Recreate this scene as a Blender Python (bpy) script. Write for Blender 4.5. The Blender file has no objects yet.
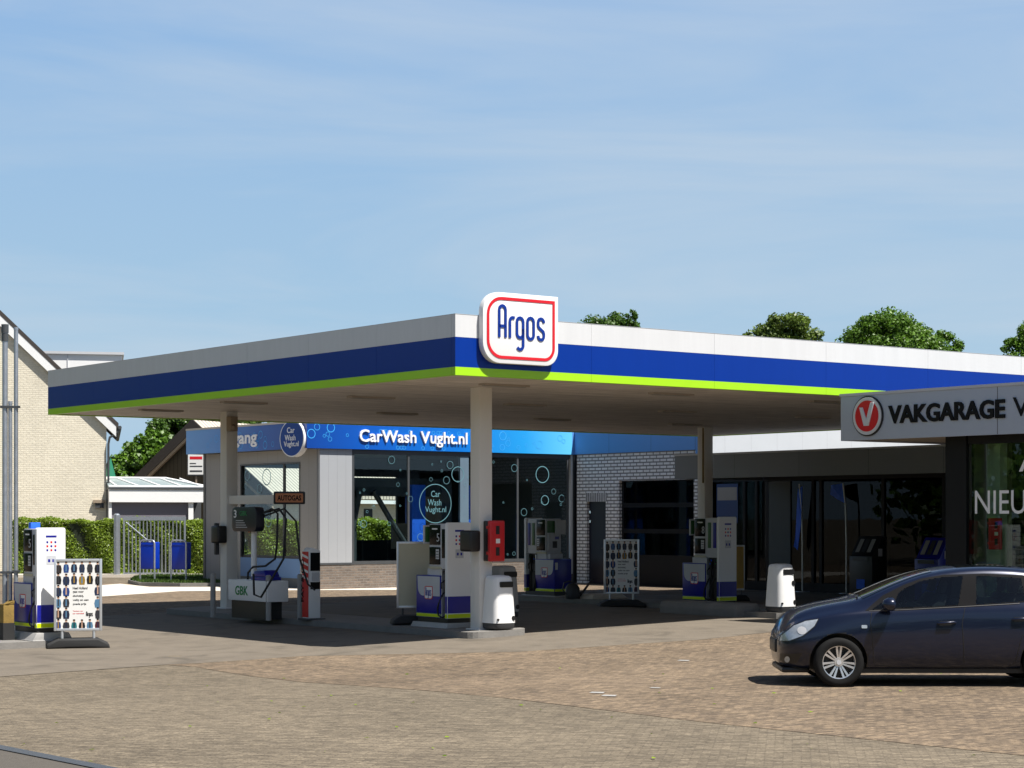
import bpy, bmesh, math, random
import numpy as np
from mathutils import Vector, Matrix
from mathutils.bvhtree import BVHTree
random.seed(11); np.random.seed(11)
S = bpy.context.scene
COL = S.collection
F = 1993.0; HZ = 518.0; HC = 2.1           # focal length in px, horizon row, eye height
TH = math.radians(37.2)                     # the station's own axes: u to the right-back, v to the left-back
cu, su = math.cos(TH), math.sin(TH)
OX, OY = -0.92, 32.3

def W(u, v, z=0.0): return Vector((OX + cu*u - su*v, OY + su*u + cu*v, z))
def UV(x, y):
    dx, dy = x-OX, y-OY
    return cu*dx + su*dy, -su*dx + cu*dy
def sst(a, b, t):
    t = min(1, max(0, (t-a)/(b-a))); return t*t*(3-2*t)
def gz(x, y):
    u, v = UV(x, y)
    w = sst(-8, 0, v)*(1-sst(13, 20, v))
    up = 0.025*(min(8, max(-3.5, u))-2.9)
    if u > 8: up += (0.03-up)*sst(8, 12.5, u)
    return up*w
def P(px, py, dz=0.0):                      # where the line of sight meets the ground (plus dz)
    z = dz
    for _ in range(30):
        Y = (HC-z)*F/(py-HZ); X = (px-512)/F*Y
        z = 0.5*z + 0.5*(gz(X, Y)+dz)
    return Vector((X, Y, z))
def WX(px, Y): return (px-512)/F*Y
def WZ(py, Y): return HC-(py-HZ)*Y/F

# ------------------------------------------------------------------ materials
def lin(r, g, b):
    f = lambda c: (c/12.92 if c <= .04045 else ((c+.055)/1.055)**2.4)
    return (f(r/255), f(g/255), f(b/255), 1)
def new_mat(name):
    m = bpy.data.materials.new(name); m.use_nodes = True
    nt = m.node_tree; b = nt.nodes['Principled BSDF']
    return m, nt, b
def mat(name, col, rough=.5, metal=0, var=.12, scale=3.0, bump=0, bscale=40, coat=0, stretch=(1,1,1), spec=.5):
    m, nt, b = new_mat(name)
    N, L = nt.nodes, nt.links
    tc = N.new('ShaderNodeTexCoord'); mp = N.new('ShaderNodeMapping'); mp.inputs['Scale'].default_value = stretch
    L.new(tc.outputs['Object'], mp.inputs['Vector'])
    no = N.new('ShaderNodeTexNoise'); no.inputs['Scale'].default_value = scale; no.inputs['Detail'].default_value = 6
    no.inputs['Roughness'].default_value = .65
    L.new(mp.outputs[0], no.inputs['Vector'])
    mx = N.new('ShaderNodeMix'); mx.data_type = 'RGBA'
    c = col if len(col) == 4 else (*col, 1)
    mx.inputs['A'].default_value = tuple(min(1, x*(1-var)) for x in c[:3])+(1,)
    mx.inputs['B'].default_value = tuple(min(1, x*(1+var)) for x in c[:3])+(1,)
    L.new(no.outputs['Fac'], mx.inputs['Factor']); L.new(mx.outputs['Result'], b.inputs['Base Color'])
    mr = N.new('ShaderNodeMapRange'); mr.inputs['To Min'].default_value = max(.02, rough-.1*min(1, rough*2)); mr.inputs['To Max'].default_value = min(1, rough+.1*min(1, rough*2))
    L.new(no.outputs['Fac'], mr.inputs['Value']); L.new(mr.outputs[0], b.inputs['Roughness'])
    b.inputs['Metallic'].default_value = metal
    b.inputs['Coat Weight'].default_value = coat; b.inputs['Coat Roughness'].default_value = .04
    b.inputs['Specular IOR Level'].default_value = spec
    if bump:
        n2 = N.new('ShaderNodeTexNoise'); n2.inputs['Scale'].default_value = bscale; n2.inputs['Detail'].default_value = 4
        L.new(mp.outputs[0], n2.inputs['Vector'])
        bp = N.new('ShaderNodeBump'); bp.inputs['Strength'].default_value = bump; bp.inputs['Distance'].default_value = .02
        L.new(n2.outputs['Fac'], bp.inputs['Height']); L.new(bp.outputs[0], b.inputs['Normal'])
    return m
def brick(name, c1, c2, cm, bw, rh, mortar, wall=True, rot=0, rough=.85, bump=.5, stain=.25, sscale=.35, bias=0):
    m, nt, b = new_mat(name); N, L = nt.nodes, nt.links
    tc = N.new('ShaderNodeTexCoord'); sp = N.new('ShaderNodeSeparateXYZ'); L.new(tc.outputs['Object'], sp.inputs[0])
    cb = N.new('ShaderNodeCombineXYZ')
    if wall:
        ad = N.new('ShaderNodeMath'); ad.operation = 'ADD'; L.new(sp.outputs[0], ad.inputs[0]); L.new(sp.outputs[1], ad.inputs[1])
        L.new(ad.outputs[0], cb.inputs[0]); L.new(sp.outputs[2], cb.inputs[1])
    else:
        L.new(sp.outputs[0], cb.inputs[0]); L.new(sp.outputs[1], cb.inputs[1])
    mp = N.new('ShaderNodeMapping'); mp.inputs['Rotation'].default_value = (0, 0, rot); L.new(cb.outputs[0], mp.inputs['Vector'])
    br = N.new('ShaderNodeTexBrick'); L.new(mp.outputs[0], br.inputs['Vector'])
    br.inputs['Scale'].default_value = 1; br.inputs['Brick Width'].default_value = bw; br.inputs['Row Height'].default_value = rh
    br.inputs['Mortar Size'].default_value = mortar; br.inputs['Mortar Smooth'].default_value = .2; br.inputs['Bias'].default_value = bias
    for k, c in (('Color1', c1), ('Color2', c2), ('Mortar', cm)): br.inputs[k].default_value = (*c[:3], 1)
    no = N.new('ShaderNodeTexNoise'); no.inputs['Scale'].default_value = sscale; no.inputs['Detail'].default_value = 8; no.inputs['Roughness'].default_value = .7
    L.new(tc.outputs['Object'], no.inputs['Vector'])
    n3 = N.new('ShaderNodeTexNoise'); n3.inputs['Scale'].default_value = 9; n3.inputs['Detail'].default_value = 6; L.new(tc.outputs['Object'], n3.inputs['Vector'])
    av = N.new('ShaderNodeMath'); av.operation = 'ADD'; L.new(no.outputs['Fac'], av.inputs[0]); L.new(n3.outputs['Fac'], av.inputs[1])
    mr = N.new('ShaderNodeMapRange'); mr.inputs['From Min'].default_value = .7; mr.inputs['From Max'].default_value = 1.3
    mr.inputs['To Min'].default_value = 1-stain; mr.inputs['To Max'].default_value = 1+stain; L.new(av.outputs[0], mr.inputs['Value'])
    if not wall:
        n4 = N.new('ShaderNodeTexNoise'); n4.inputs['Scale'].default_value = 26; n4.inputs['Detail'].default_value = 5; n4.inputs['Roughness'].default_value = .8; L.new(tc.outputs['Object'], n4.inputs['Vector'])
        m4 = N.new('ShaderNodeMapRange'); m4.inputs['From Min'].default_value = .3; m4.inputs['From Max'].default_value = .7; m4.inputs['To Min'].default_value = .48; m4.inputs['To Max'].default_value = 1.52; L.new(n4.outputs['Fac'], m4.inputs['Value'])
        m5 = N.new('ShaderNodeMath'); m5.operation = 'MULTIPLY'; L.new(m4.outputs[0], m5.inputs[0]); L.new(mr.outputs[0], m5.inputs[1]); mr = m5
    ml = N.new('ShaderNodeMix'); ml.data_type = 'RGBA'; ml.blend_type = 'MULTIPLY'; ml.inputs['Factor'].default_value = 1
    L.new(br.outputs['Color'], ml.inputs['A']); L.new(mr.outputs[0], ml.inputs['B']); L.new(ml.outputs['Result'], b.inputs['Base Color'])
    b.inputs['Roughness'].default_value = rough; b.inputs['Specular IOR Level'].default_value = .3
    sb = N.new('ShaderNodeMath'); sb.operation = 'MULTIPLY_ADD'; sb.inputs[1].default_value = -1; L.new(br.outputs['Fac'], sb.inputs[0]); L.new(n3.outputs['Fac'], sb.inputs[2])
    bp = N.new('ShaderNodeBump'); bp.inputs['Strength'].default_value = bump; bp.inputs['Distance'].default_value = .012
    L.new(sb.outputs[0], bp.inputs['Height']); L.new(bp.outputs[0], b.inputs['Normal'])
    return m
def stripes(name, ca, cb_, period, axis=0, rough=.6, duty=.12, metal=0, var=.1, bump=.4):
    """flat sheet with seams or boards every `period` metres"""
    m = mat(name, ca, rough, metal, var, 2.0)
    nt = m.node_tree; N, L = nt.nodes, nt.links; b = N['Principled BSDF']
    tc = N.new('ShaderNodeTexCoord'); sp = N.new('ShaderNodeSeparateXYZ'); L.new(tc.outputs['Object'], sp.inputs[0])
    if axis == 'xy':
        ad = N.new('ShaderNodeMath'); ad.operation = 'ADD'; L.new(sp.outputs[0], ad.inputs[0]); L.new(sp.outputs[1], ad.inputs[1]); src = ad.outputs[0]
    else: src = sp.outputs[axis]
    dv = N.new('ShaderNodeMath'); dv.operation = 'DIVIDE'; dv.inputs[1].default_value = period; L.new(src, dv.inputs[0])
    fr = N.new('ShaderNodeMath'); fr.operation = 'FRACT'; L.new(dv.outputs[0], fr.inputs[0])
    lt = N.new('ShaderNodeMath'); lt.operation = 'LESS_THAN'; lt.inputs[1].default_value = duty; L.new(fr.outputs[0], lt.inputs[0])
    old = b.inputs['Base Color'].links[0].from_socket
    mx = N.new('ShaderNodeMix'); mx.data_type = 'RGBA'; mx.inputs['B'].default_value = (*cb_[:3], 1)
    L.new(lt.outputs[0], mx.inputs['Factor']); L.new(old, mx.inputs['A']); L.new(mx.outputs['Result'], b.inputs['Base Color'])
    bp = N.new('ShaderNodeBump'); bp.inputs['Strength'].default_value = bump; bp.inputs['Distance'].default_value = -.01
    L.new(lt.outputs[0], bp.inputs['Height']); L.new(bp.outputs[0], b.inputs['Normal'])
    return m
def glass(name, tint=(.75,.85,.85), ior=1.5, rough=.0):
    m = bpy.data.materials.new(name); m.use_nodes = True; nt = m.node_tree; N, L = nt.nodes, nt.links
    N.remove(N['Principled BSDF']); out = N['Material Output']
    tr = N.new('ShaderNodeBsdfTransparent'); tr.inputs[0].default_value = (*tint, 1)
    gl = N.new('ShaderNodeBsdfGlossy'); gl.inputs['Roughness'].default_value = rough; gl.inputs['Color'].default_value = (.9,.95,1,1)
    ge = N.new('ShaderNodeNewGeometry'); dt = N.new('ShaderNodeVectorMath'); dt.operation = 'DOT_PRODUCT'; L.new(ge.outputs['Normal'], dt.inputs[0]); L.new(ge.outputs['Incoming'], dt.inputs[1])
    ab = N.new('ShaderNodeMath'); ab.operation = 'ABSOLUTE'; L.new(dt.outputs['Value'], ab.inputs[0])
    om = N.new('ShaderNodeMath'); om.operation = 'SUBTRACT'; om.inputs[0].default_value = 1; L.new(ab.outputs[0], om.inputs[1])
    pw = N.new('ShaderNodeMath'); pw.operation = 'POWER'; pw.inputs[1].default_value = 5; L.new(om.outputs[0], pw.inputs[0])
    f0 = ((ior-1)/(ior+1))**2; fr = N.new('ShaderNodeMath'); fr.operation = 'MULTIPLY_ADD'; fr.inputs[1].default_value = 1-f0; fr.inputs[2].default_value = f0; L.new(pw.outputs[0], fr.inputs[0])
    tc = N.new('ShaderNodeTexCoord'); no = N.new('ShaderNodeTexNoise'); no.inputs['Scale'].default_value = .8; L.new(tc.outputs['Object'], no.inputs['Vector'])
    bp = N.new('ShaderNodeBump'); bp.inputs['Strength'].default_value = .015; bp.inputs['Distance'].default_value = .05; L.new(no.outputs['Fac'], bp.inputs['Height']); L.new(bp.outputs[0], gl.inputs['Normal'])
    mx = N.new('ShaderNodeMixShader'); L.new(fr.outputs[0], mx.inputs[0]); L.new(tr.outputs[0], mx.inputs[1]); L.new(gl.outputs[0], mx.inputs[2])
    L.new(mx.outputs[0], out.inputs[0]); return m
def leaf(name, c1, c2, trans=.3):
    m = bpy.data.materials.new(name); m.use_nodes = True; nt = m.node_tree; N, L = nt.nodes, nt.links
    N.remove(N['Principled BSDF']); out = N['Material Output']
    ge = N.new('ShaderNodeNewGeometry'); tc = N.new('ShaderNodeTexCoord')
    no = N.new('ShaderNodeTexNoise'); no.inputs['Scale'].default_value = 1.1; no.inputs['Detail'].default_value = 3; L.new(tc.outputs['Object'], no.inputs['Vector'])
    ad = N.new('ShaderNodeMath'); ad.operation = 'MULTIPLY_ADD'; ad.inputs[1].default_value = .55; L.new(ge.outputs['Random Per Island'], ad.inputs[0])
    m2 = N.new('ShaderNodeMath'); m2.operation = 'MULTIPLY'; m2.inputs[1].default_value = .5; L.new(no.outputs['Fac'], m2.inputs[0]); L.new(m2.outputs[0], ad.inputs[2])
    mx = N.new('ShaderNodeMix'); mx.data_type = 'RGBA'; mx.inputs['A'].default_value = (*c1, 1); mx.inputs['B'].default_value = (*c2, 1); L.new(ad.outputs[0], mx.inputs['Factor'])
    d = N.new('ShaderNodeBsdfDiffuse'); t = N.new('ShaderNodeBsdfTranslucent'); L.new(mx.outputs['Result'], d.inputs[0]); L.new(mx.outputs['Result'], t.inputs[0])
    g = N.new('ShaderNodeBsdfGlossy'); g.inputs['Roughness'].default_value = .45; g.inputs['Color'].default_value = (.6,.6,.6,1)
    s1 = N.new('ShaderNodeMixShader'); s1.inputs[0].default_value = trans; L.new(d.outputs[0], s1.inputs[1]); L.new(t.outputs[0], s1.inputs[2])
    s2 = N.new('ShaderNodeMixShader'); s2.inputs[0].default_value = .05; L.new(s1.outputs[0], s2.inputs[1]); L.new(g.outputs[0], s2.inputs[2])
    L.new(s2.outputs[0], out.inputs[0]); return m
def gradient(name, axis, stops, a, b_, rough=.35):
    """printed colour run along an object axis (it is printed so on the sign)"""
    m, nt, b = new_mat(name); N, L = nt.nodes, nt.links
    tc = N.new('ShaderNodeTexCoord'); sp = N.new('ShaderNodeSeparateXYZ'); L.new(tc.outputs['Object'], sp.inputs[0])
    mr = N.new('ShaderNodeMapRange'); mr.inputs['From Min'].default_value = a; mr.inputs['From Max'].default_value = b_; L.new(sp.outputs[axis], mr.inputs['Value'])
    cr = N.new('ShaderNodeValToRGB'); L.new(mr.outputs[0], cr.inputs[0])
    e = cr.color_ramp.elements
    e[0].position, e[0].color = stops[0]; e[1].position, e[1].color = stops[-1]
    for p, c in stops[1:-1]:
        n = e.new(p); n.color = c
    L.new(cr.outputs[0], b.inputs['Base Color']); b.inputs['Roughness'].default_value = rough
    return m

M = {}
M['white'] = mat('white_paint', (.80,.80,.79), .35, var=.04, scale=1.2)
M['fwhite'] = mat('fascia_white', (.62,.625,.63), .4, var=.09, scale=1.0, stretch=(5,5,.5))
M['fblue'] = mat('fascia_blue', lin(0,47,138), .32, spec=.25, var=.08, scale=1.0, stretch=(4,4,.4))
M['fgreen'] = mat('fascia_green', lin(160,215,20), .4, var=.05)
M['seam'] = mat('seam_shadow_gap', (.12,.12,.13), .7)
M['pillar'] = mat('pillar_paint', (.72,.70,.66), .5, var=.09, scale=1.5, stretch=(1,1,.4), bump=.05)
M['soffit'] = stripes('soffit_boards', (.62,.57,.515), (.38,.345,.31), .2, 1, .6, .06, var=.34)
def add_streaks(m, lo=.55):
    nt = m.node_tree; N, L = nt.nodes, nt.links; b = N['Principled BSDF']; src = b.inputs['Base Color'].links[0].from_socket
    tc = N.new('ShaderNodeTexCoord'); mp = N.new('ShaderNodeMapping'); mp.inputs['Scale'].default_value = (.35,7,1); L.new(tc.outputs['Object'], mp.inputs['Vector'])
    no = N.new('ShaderNodeTexNoise'); no.inputs['Scale'].default_value = 1.4; no.inputs['Detail'].default_value = 8; no.inputs['Roughness'].default_value = .75; L.new(mp.outputs[0], no.inputs['Vector'])
    mr = N.new('ShaderNodeMapRange'); mr.inputs['From Min'].default_value = .32; mr.inputs['From Max'].default_value = .56; mr.inputs['To Min'].default_value = lo; mr.inputs['To Max'].default_value = 1.08; L.new(no.outputs['Fac'], mr.inputs['Value'])
    ml = N.new('ShaderNodeMix'); ml.data_type = 'RGBA'; ml.blend_type = 'MULTIPLY'; ml.inputs['Factor'].default_value = 1; L.new(src, ml.inputs['A']); L.new(mr.outputs[0], ml.inputs['B']); L.new(ml.outputs['Result'], b.inputs['Base Color'])
add_streaks(M['soffit'])
M['lightgrey'] = mat('light_grey_metal', (.52,.53,.55), .4, .0, .08)
M['cladding'] = stripes('grey_cladding', (.34,.355,.375), (.25,.26,.275), .3, 0, .4, .03, var=.04)
M['wallgrey'] = mat('grey_render', (.32,.31,.29), .75, var=.1, bump=.1)
M['sidegrey'] = stripes('grey_side_cladding', (.27,.262,.25), (.19,.185,.175), .6, 1, .55, .02, var=.06)
M['steel'] = mat('galvanised_steel', (.42,.45,.49), .42, .75, .2, 12)
M['alu'] = mat('aluminium', (.62,.64,.66), .35, .6, .08, 5)
M['black'] = mat('black_plastic', (.012,.012,.013), .4, var=.3)
M['rubber'] = mat('black_rubber', (.018,.018,.018), .75, var=.3, bump=.1)
M['charcoal'] = mat('charcoal_plastic', (.04,.042,.046), .5, var=.2)
M['darkgrey'] = mat('dark_grey_metal', (.055,.06,.065), .45, .0, .15)
M['screen'] = mat('dark_screen', (.006,.007,.009), .15, spec=.15)
M['purple'] = mat('pump_blue', lin(22,28,140), .3, var=.06)
M['yellow'] = mat('pump_yellow', lin(205,225,0), .4, var=.06)
M['red'] = mat('red_plastic', (.55,.012,.018), .35, var=.06)
M['signred'] = mat('sign_red', (.62,.01,.02), .35, var=.04)
M['textblue'] = mat('letter_blue', lin(0,45,135), .35, var=.04)
M['textwhite'] = mat('letter_white', (.85,.85,.85), .4, var=.03)
M['textblack'] = mat('letter_black', (.006,.006,.007), .45, spec=.15)
M['chrome'] = mat('chrome', (.75,.76,.78), .12, 1.0, .03)
M['concrete'] = mat('kerb_concrete', (.20,.19,.175), .85, var=.3, scale=4, bump=.3)
M['paleconc'] = mat('pale_concrete', (.60,.54,.46), .85, var=.12, scale=2, bump=.2)
M['skirt'] = mat('pump_skirt', (.42,.41,.39), .55, .2, .2, 8)
M['beige'] = mat('board_back', (.50,.47,.34), .5, var=.06)
M['green'] = mat('green_panel', (.03,.12,.03), .4)
M['vakgrey'] = mat('sign_band_grey', (.41,.455,.53), .45, .1, .05)
M['vaksoff'] = mat('sign_band_soffit', (.45,.38,.31), .7)
M['anthracite'] = mat('anthracite_cladding', (.009,.010,.012), .5, var=.2, spec=.2)
M['bandgrey'] = stripes('shop_band_grey', (.19,.205,.22), (.09,.1,.11), 2.4, 1, .45, .006, var=.05)
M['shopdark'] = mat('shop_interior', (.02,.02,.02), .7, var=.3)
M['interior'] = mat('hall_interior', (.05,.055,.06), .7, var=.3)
M['bluepanel'] = stripes('blue_fascia_panel', lin(88,142,205), lin(50,80,115), 2.0, 1, .35, .006, var=.04)
M['bluebrush'] = mat('wash_brush_blue', lin(30,100,225), .6, var=.2, scale=15)
M['ring'] = mat('bubble_print', lin(95,140,150), .5)
M['ringblue'] = mat('bubble_print_blue', lin(60,165,235), .5)
M['binblue'] = mat('blue_bin', lin(0,50,170), .35, var=.08)
M['doornavy'] = mat('navy_door', (.010,.012,.022), .35)
M['vakbrick'] = brick('brick_with_tree_reflection', (.10,.115,.06), (.075,.085,.045), (.03,.035,.02), .22, .08, .012)  # green of trees reflected in the garage window is put into the brick colour
M['hallbrick'] = brick('white_painted_brick', (.80,.80,.79), (.72,.72,.71), (.22,.215,.205), .31, .106, .022, stain=.08, bump=.6)
M['basebrick'] = brick('grey_brown_brick', (.19,.15,.12), (.12,.10,.085), (.17,.155,.14), .22, .075, .012, stain=.15)
M['creambrick'] = brick('cream_painted_brick', (.75,.69,.555), (.71,.65,.52), (.68,.62,.495), .22, .072, .009, stain=.10, bump=.8)
M['ground'] = brick('grey_brown_pavers', (.205,.168,.118), (.112,.092,.066), (.120,.098,.070), .16, .056, .006, False, math.radians(8), .9, .6, .30, .25)
M['redpave'] = brick('red_brown_pavers', (.232,.172,.112), (.108,.082,.058), (.125,.096,.068), .15, .07, .007, False, math.radians(-37), .9, .6, .34, .3)
M['slab'] = mat('forecourt_concrete', (.150,.126,.096), .85, var=.34, scale=2.2, bump=.5, bscale=40)
def add_blots(m, scale, lo, a=.52, b_=.70):
    nt = m.node_tree; N, L = nt.nodes, nt.links; b = N['Principled BSDF']; src = b.inputs['Base Color'].links[0].from_socket
    tc = N.new('ShaderNodeTexCoord'); no = N.new('ShaderNodeTexNoise'); no.inputs['Scale'].default_value = scale; no.inputs['Detail'].default_value = 7; no.inputs['Roughness'].default_value = .6; no.inputs['Distortion'].default_value = .8; L.new(tc.outputs['Object'], no.inputs['Vector'])
    mr = N.new('ShaderNodeMapRange'); mr.inputs['From Min'].default_value = a; mr.inputs['From Max'].default_value = b_; mr.inputs['To Min'].default_value = 1; mr.inputs['To Max'].default_value = lo; L.new(no.outputs['Fac'], mr.inputs['Value'])
    ml = N.new('ShaderNodeMix'); ml.data_type = 'RGBA'; ml.blend_type = 'MULTIPLY'; ml.inputs['Factor'].default_value = 1; L.new(src, ml.inputs['A']); L.new(mr.outputs[0], ml.inputs['B']); L.new(ml.outputs['Result'], b.inputs['Base Color'])
add_blots(M['slab'], .9, .62); add_blots(M['ground'], .35, .86); add_blots(M['redpave'], .5, .80); add_blots(M['creambrick'], .6, .90)
M['asphalt'] = mat('road_asphalt', (.085,.075,.062), .9, var=.25, scale=14, bump=.4, bscale=120)
M['roofflat'] = mat('flat_roof_felt', (.10,.10,.10), .9)
M['tile'] = stripes('pale_ribbed_tiles', (.52,.46,.38), (.20,.175,.15), .26, 1, .8, .28, var=.2)
M['darktile'] = mat('dark_roof_tiles', (.045,.038,.034), .8, var=.3, scale=8, bump=.4)
M['boards'] = stripes('brown_black_boards', (.060,.050,.033), (.018,.015,.010), .2, 0, .8, .12, var=.2)
M['timber'] = mat('weathered_timber', (.28,.22,.16), .8, var=.2)
M['mauve'] = mat('mauve_grey_door', (.16,.15,.175), .6, var=.06)
M['skylight'] = mat('milky_skylight', (.26,.31,.31), .2, var=.1)
M['bark'] = mat('bark', (.10,.08,.055), .9, var=.3, scale=9, bump=.6)
M['leaf'] = leaf('oak_leaves', (.022,.062,.005), (.15,.29,.025))
M['leafdark'] = leaf('dark_leaves', (.016,.05,.005), (.10,.20,.02))
M['leafolive'] = leaf('olive_leaves', (.034,.065,.008), (.17,.25,.03))
M['hedge'] = leaf('hedge_leaves', (.045,.10,.006), (.34,.46,.04), .4)
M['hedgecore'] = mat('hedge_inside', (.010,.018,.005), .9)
M['grass'] = leaf('grass_blades', (.03,.07,.01), (.08,.14,.02))
M['glass'] = glass('window_glass', (.82,.9,.9), 1.45)
M['glassdark'] = glass('tinted_shop_glass', (.30,.33,.34), 1.24)
M['glassgreen'] = glass('garage_glass', (.74,.82,.74), 1.36)
M['carpaint'] = mat('navy_car_paint', (.005,.009,.027), .30, .25, .05, 4, coat=.7, spec=.3)
M['carwin'] = glass('tinted_car_glass', (.42,.50,.50), 1.52)
M['seat'] = mat('seat_cloth', (.030,.031,.034), .9)
M['carglass'] = mat('car_glass', (.004,.006,.007), .03, var=.1, spec=.45)
M['lamp'] = mat('headlamp_lens', (.40,.44,.48), .15, .3, .55, 16, coat=.7)
M['rim'] = mat('alloy_rim', (.72,.73,.75), .25, .75, .04)
M['amber'] = mat('amber_poster', (.45,.28,.06), .5, var=.3)
M['trimblack'] = mat('matt_black_trim', (.008,.008,.009), .7, spec=.08)
M['tyre'] = mat('tyre_rubber', (.010,.010,.010), .8, var=.3, bump=.1, spec=.2)
M['wallwhite'] = stripes('white_sheet_cladding', (.52,.54,.56), (.40,.41,.43), 1.1, 0, .5, .01, var=.05)
M['silver'] = mat('silver_paint', (.66,.67,.70), .3, .15, .05)
M['plate'] = mat('number_plate_yellow', (.75,.50,.02), .4)
M['rust'] = mat('rusty_yellow_paint', (.22,.14,.03), .8, var=.7, scale=6, bump=.3)
M['parasol'] = mat('green_canvas', (.01,.16,.09), .8)
M['paper'] = mat('poster_paper', (.78,.77,.74), .45, var=.03)
M['orange'] = mat('orange_sign', lin(205,130,85), .5)
M['gbk'] = mat('green_logo', (.01,.22,.06), .5)
M['lightdev'] = mat('ceiling_lamp_grey', (.38,.33,.285), .5)

# ------------------------------------------------------------------ mesh building
class MB:
    def __init__(s): s.v = []; s.f = []; s.m = []
    def add(s, vs, fs, m=0):
        o = len(s.v); s.v += [tuple(v) for v in vs]; s.f += [tuple(i+o for i in f) for f in fs]; s.m += [m]*len(fs); return s
    def box(s, x0, x1, y0, y1, z0, z1, m=0):
        vs = [(x, y, z) for z in (z0, z1) for y in (y0, y1) for x in (x0, x1)]
        return s.add(vs, [(0,2,3,1),(4,5,7,6),(0,1,5,4),(2,6,7,3),(0,4,6,2),(1,3,7,5)], m)
    def prism(s, poly, fn, a, b, m=0):
        """poly of 2d points, fn(p,q,t) -> 3d, swept t=a..b"""
        n = len(poly); vs = [fn(p, q, a) for p, q in poly]+[fn(p, q, b) for p, q in poly]
        fs = [tuple(range(n))[::-1], tuple(range(n, 2*n))]+[(i, (i+1) % n, n+(i+1) % n, n+i) for i in range(n)]
        return s.add(vs, fs, m)
    def cyl(s, p0, p1, r0, r1=None, n=12, m=0, caps=True):
        r1 = r0 if r1 is None else r1
        p0, p1 = Vector(p0), Vector(p1); d = (p1-p0).normalized()
        a = d.orthogonal().normalized(); b = d.cross(a)
        vs = []
        for p, r in ((p0, r0), (p1, r1)):
            for i in range(n):
                t = 2*math.pi*i/n; vs.append(p+a*(r*math.cos(t))+b*(r*math.sin(t)))
        fs = [(i, (i+1) % n, n+(i+1) % n, n+i) for i in range(n)]
        if caps: fs += [tuple(range(n))[::-1], tuple(range(n, 2*n))]
        return s.add(vs, fs, m)
    def tube(s, pts, r, n=8, m=0):
        pts = [Vector(p) for p in pts]; vs = []; k = len(pts); a = None
        for i, p in enumerate(pts):
            d = (pts[min(i+1, k-1)]-pts[max(i-1, 0)]).normalized()
            a = d.orthogonal().normalized() if a is None else (a-d*a.dot(d)).normalized()
            b = d.cross(a)
            rr = r[i] if isinstance(r, (list, tuple)) else r
            for j in range(n):
                t = 2*math.pi*j/n; vs.append(p+a*(rr*math.cos(t))+b*(rr*math.sin(t)))
        fs = [(i*n+j, i*n+(j+1) % n, (i+1)*n+(j+1) % n, (i+1)*n+j) for i in range(k-1) for j in range(n)]
        fs += [tuple(range(n))[::-1], tuple(range((k-1)*n, k*n))]
        return s.add(vs, fs, m)
    def loft(s, rings, m=0, caps=True):
        n = len(rings[0]); vs = [p for r in rings for p in r]; k = len(rings)
        fs = [(i*n+j, i*n+(j+1) % n, (i+1)*n+(j+1) % n, (i+1)*n+j) for i in range(k-1) for j in range(n)]
        if caps: fs += [tuple(range(n))[::-1], tuple(range((k-1)*n, k*n))]
        return s.add(vs, fs, m)
    def ring(s, c, r, w, right, up, m=0, n=20, off=0):
        """flat printed ring"""
        c, right, up = Vector(c), Vector(right), Vector(up); vs = []
        for i in range(n):
            t = 2*math.pi*i/n; d = right*math.cos(t)+up*math.sin(t)
            vs += [c+d*r, c+d*(r-w)]
        return s.add(vs, [(2*i, 2*((i+1) % n), 2*((i+1) % n)+1, 2*i+1) for i in range(n)], m)
    def ribbon(s, pts, w, o, right, up, depth, m=0):
        """stroke of a letter: polyline in 2d, width w, raised by depth"""
        o, right, up = Vector(o), Vector(right), Vector(up); nrm = right.cross(up)
        pts = [Vector((p[0], p[1])) for p in pts]; L = []; k = len(pts)
        for i, p in enumerate(pts):
            if i == 0: d = (pts[1]-p).normalized(); q = Vector((-d.y, d.x)); sc = 1
            elif i == k-1: d = (p-pts[i-1]).normalized(); q = Vector((-d.y, d.x)); sc = 1
            else:
                d0 = (p-pts[i-1]).normalized(); d1 = (pts[i+1]-p).normalized()
                q = Vector((-(d0.y+d1.y), d0.x+d1.x)).normalized(); sc = 1/max(.5, q.dot(Vector((-d0.y, d0.x))))
            L.append((p+q*(w/2*sc), p-q*(w/2*sc)))
        rings = []
        for a, b in L:
            A, B = o+right*a.x+up*a.y, o+right*b.x+up*b.y
            rings.append([A, B, B+nrm*depth, A+nrm*depth])
        return s.loft(rings, m)
    def build(s, name, mats, parent=None, bevel=0, seg=2, smooth=None, loc=None, merge=False):
        me = bpy.data.meshes.new(name)
        me.from_pydata([tuple(v) for v in s.v], [], s.f)
        mats = mats if isinstance(mats, (list, tuple)) else [mats]
        for m in mats: me.materials.append(M[m] if isinstance(m, str) else m)
        me.polygons.foreach_set('material_index', s.m)
        bm = bmesh.new(); bm.from_mesh(me)
        if merge: bmesh.ops.remove_doubles(bm, verts=bm.verts, dist=1e-4)
        bmesh.ops.recalc_face_normals(bm, faces=bm.faces)
        if bevel:
            es = [e for e in bm.edges if len(e.link_faces) == 2 and e.calc_face_angle(0) > .5]
            bmesh.ops.bevel(bm, geom=es, offset=bevel, segments=seg, affect='EDGES', profile=.6, clamp_overlap=True)
        bm.to_mesh(me); bm.free()
        if smooth or bevel:
            me.polygons.foreach_set('use_smooth', [True]*len(me.polygons))
            me.set_sharp_from_angle(angle=math.radians(smooth if smooth else 40))
        o = bpy.data.objects.new(name, me); COL.objects.link(o)
        if parent: o.parent = parent
        if loc is not None: o.location = loc
        return o

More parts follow.
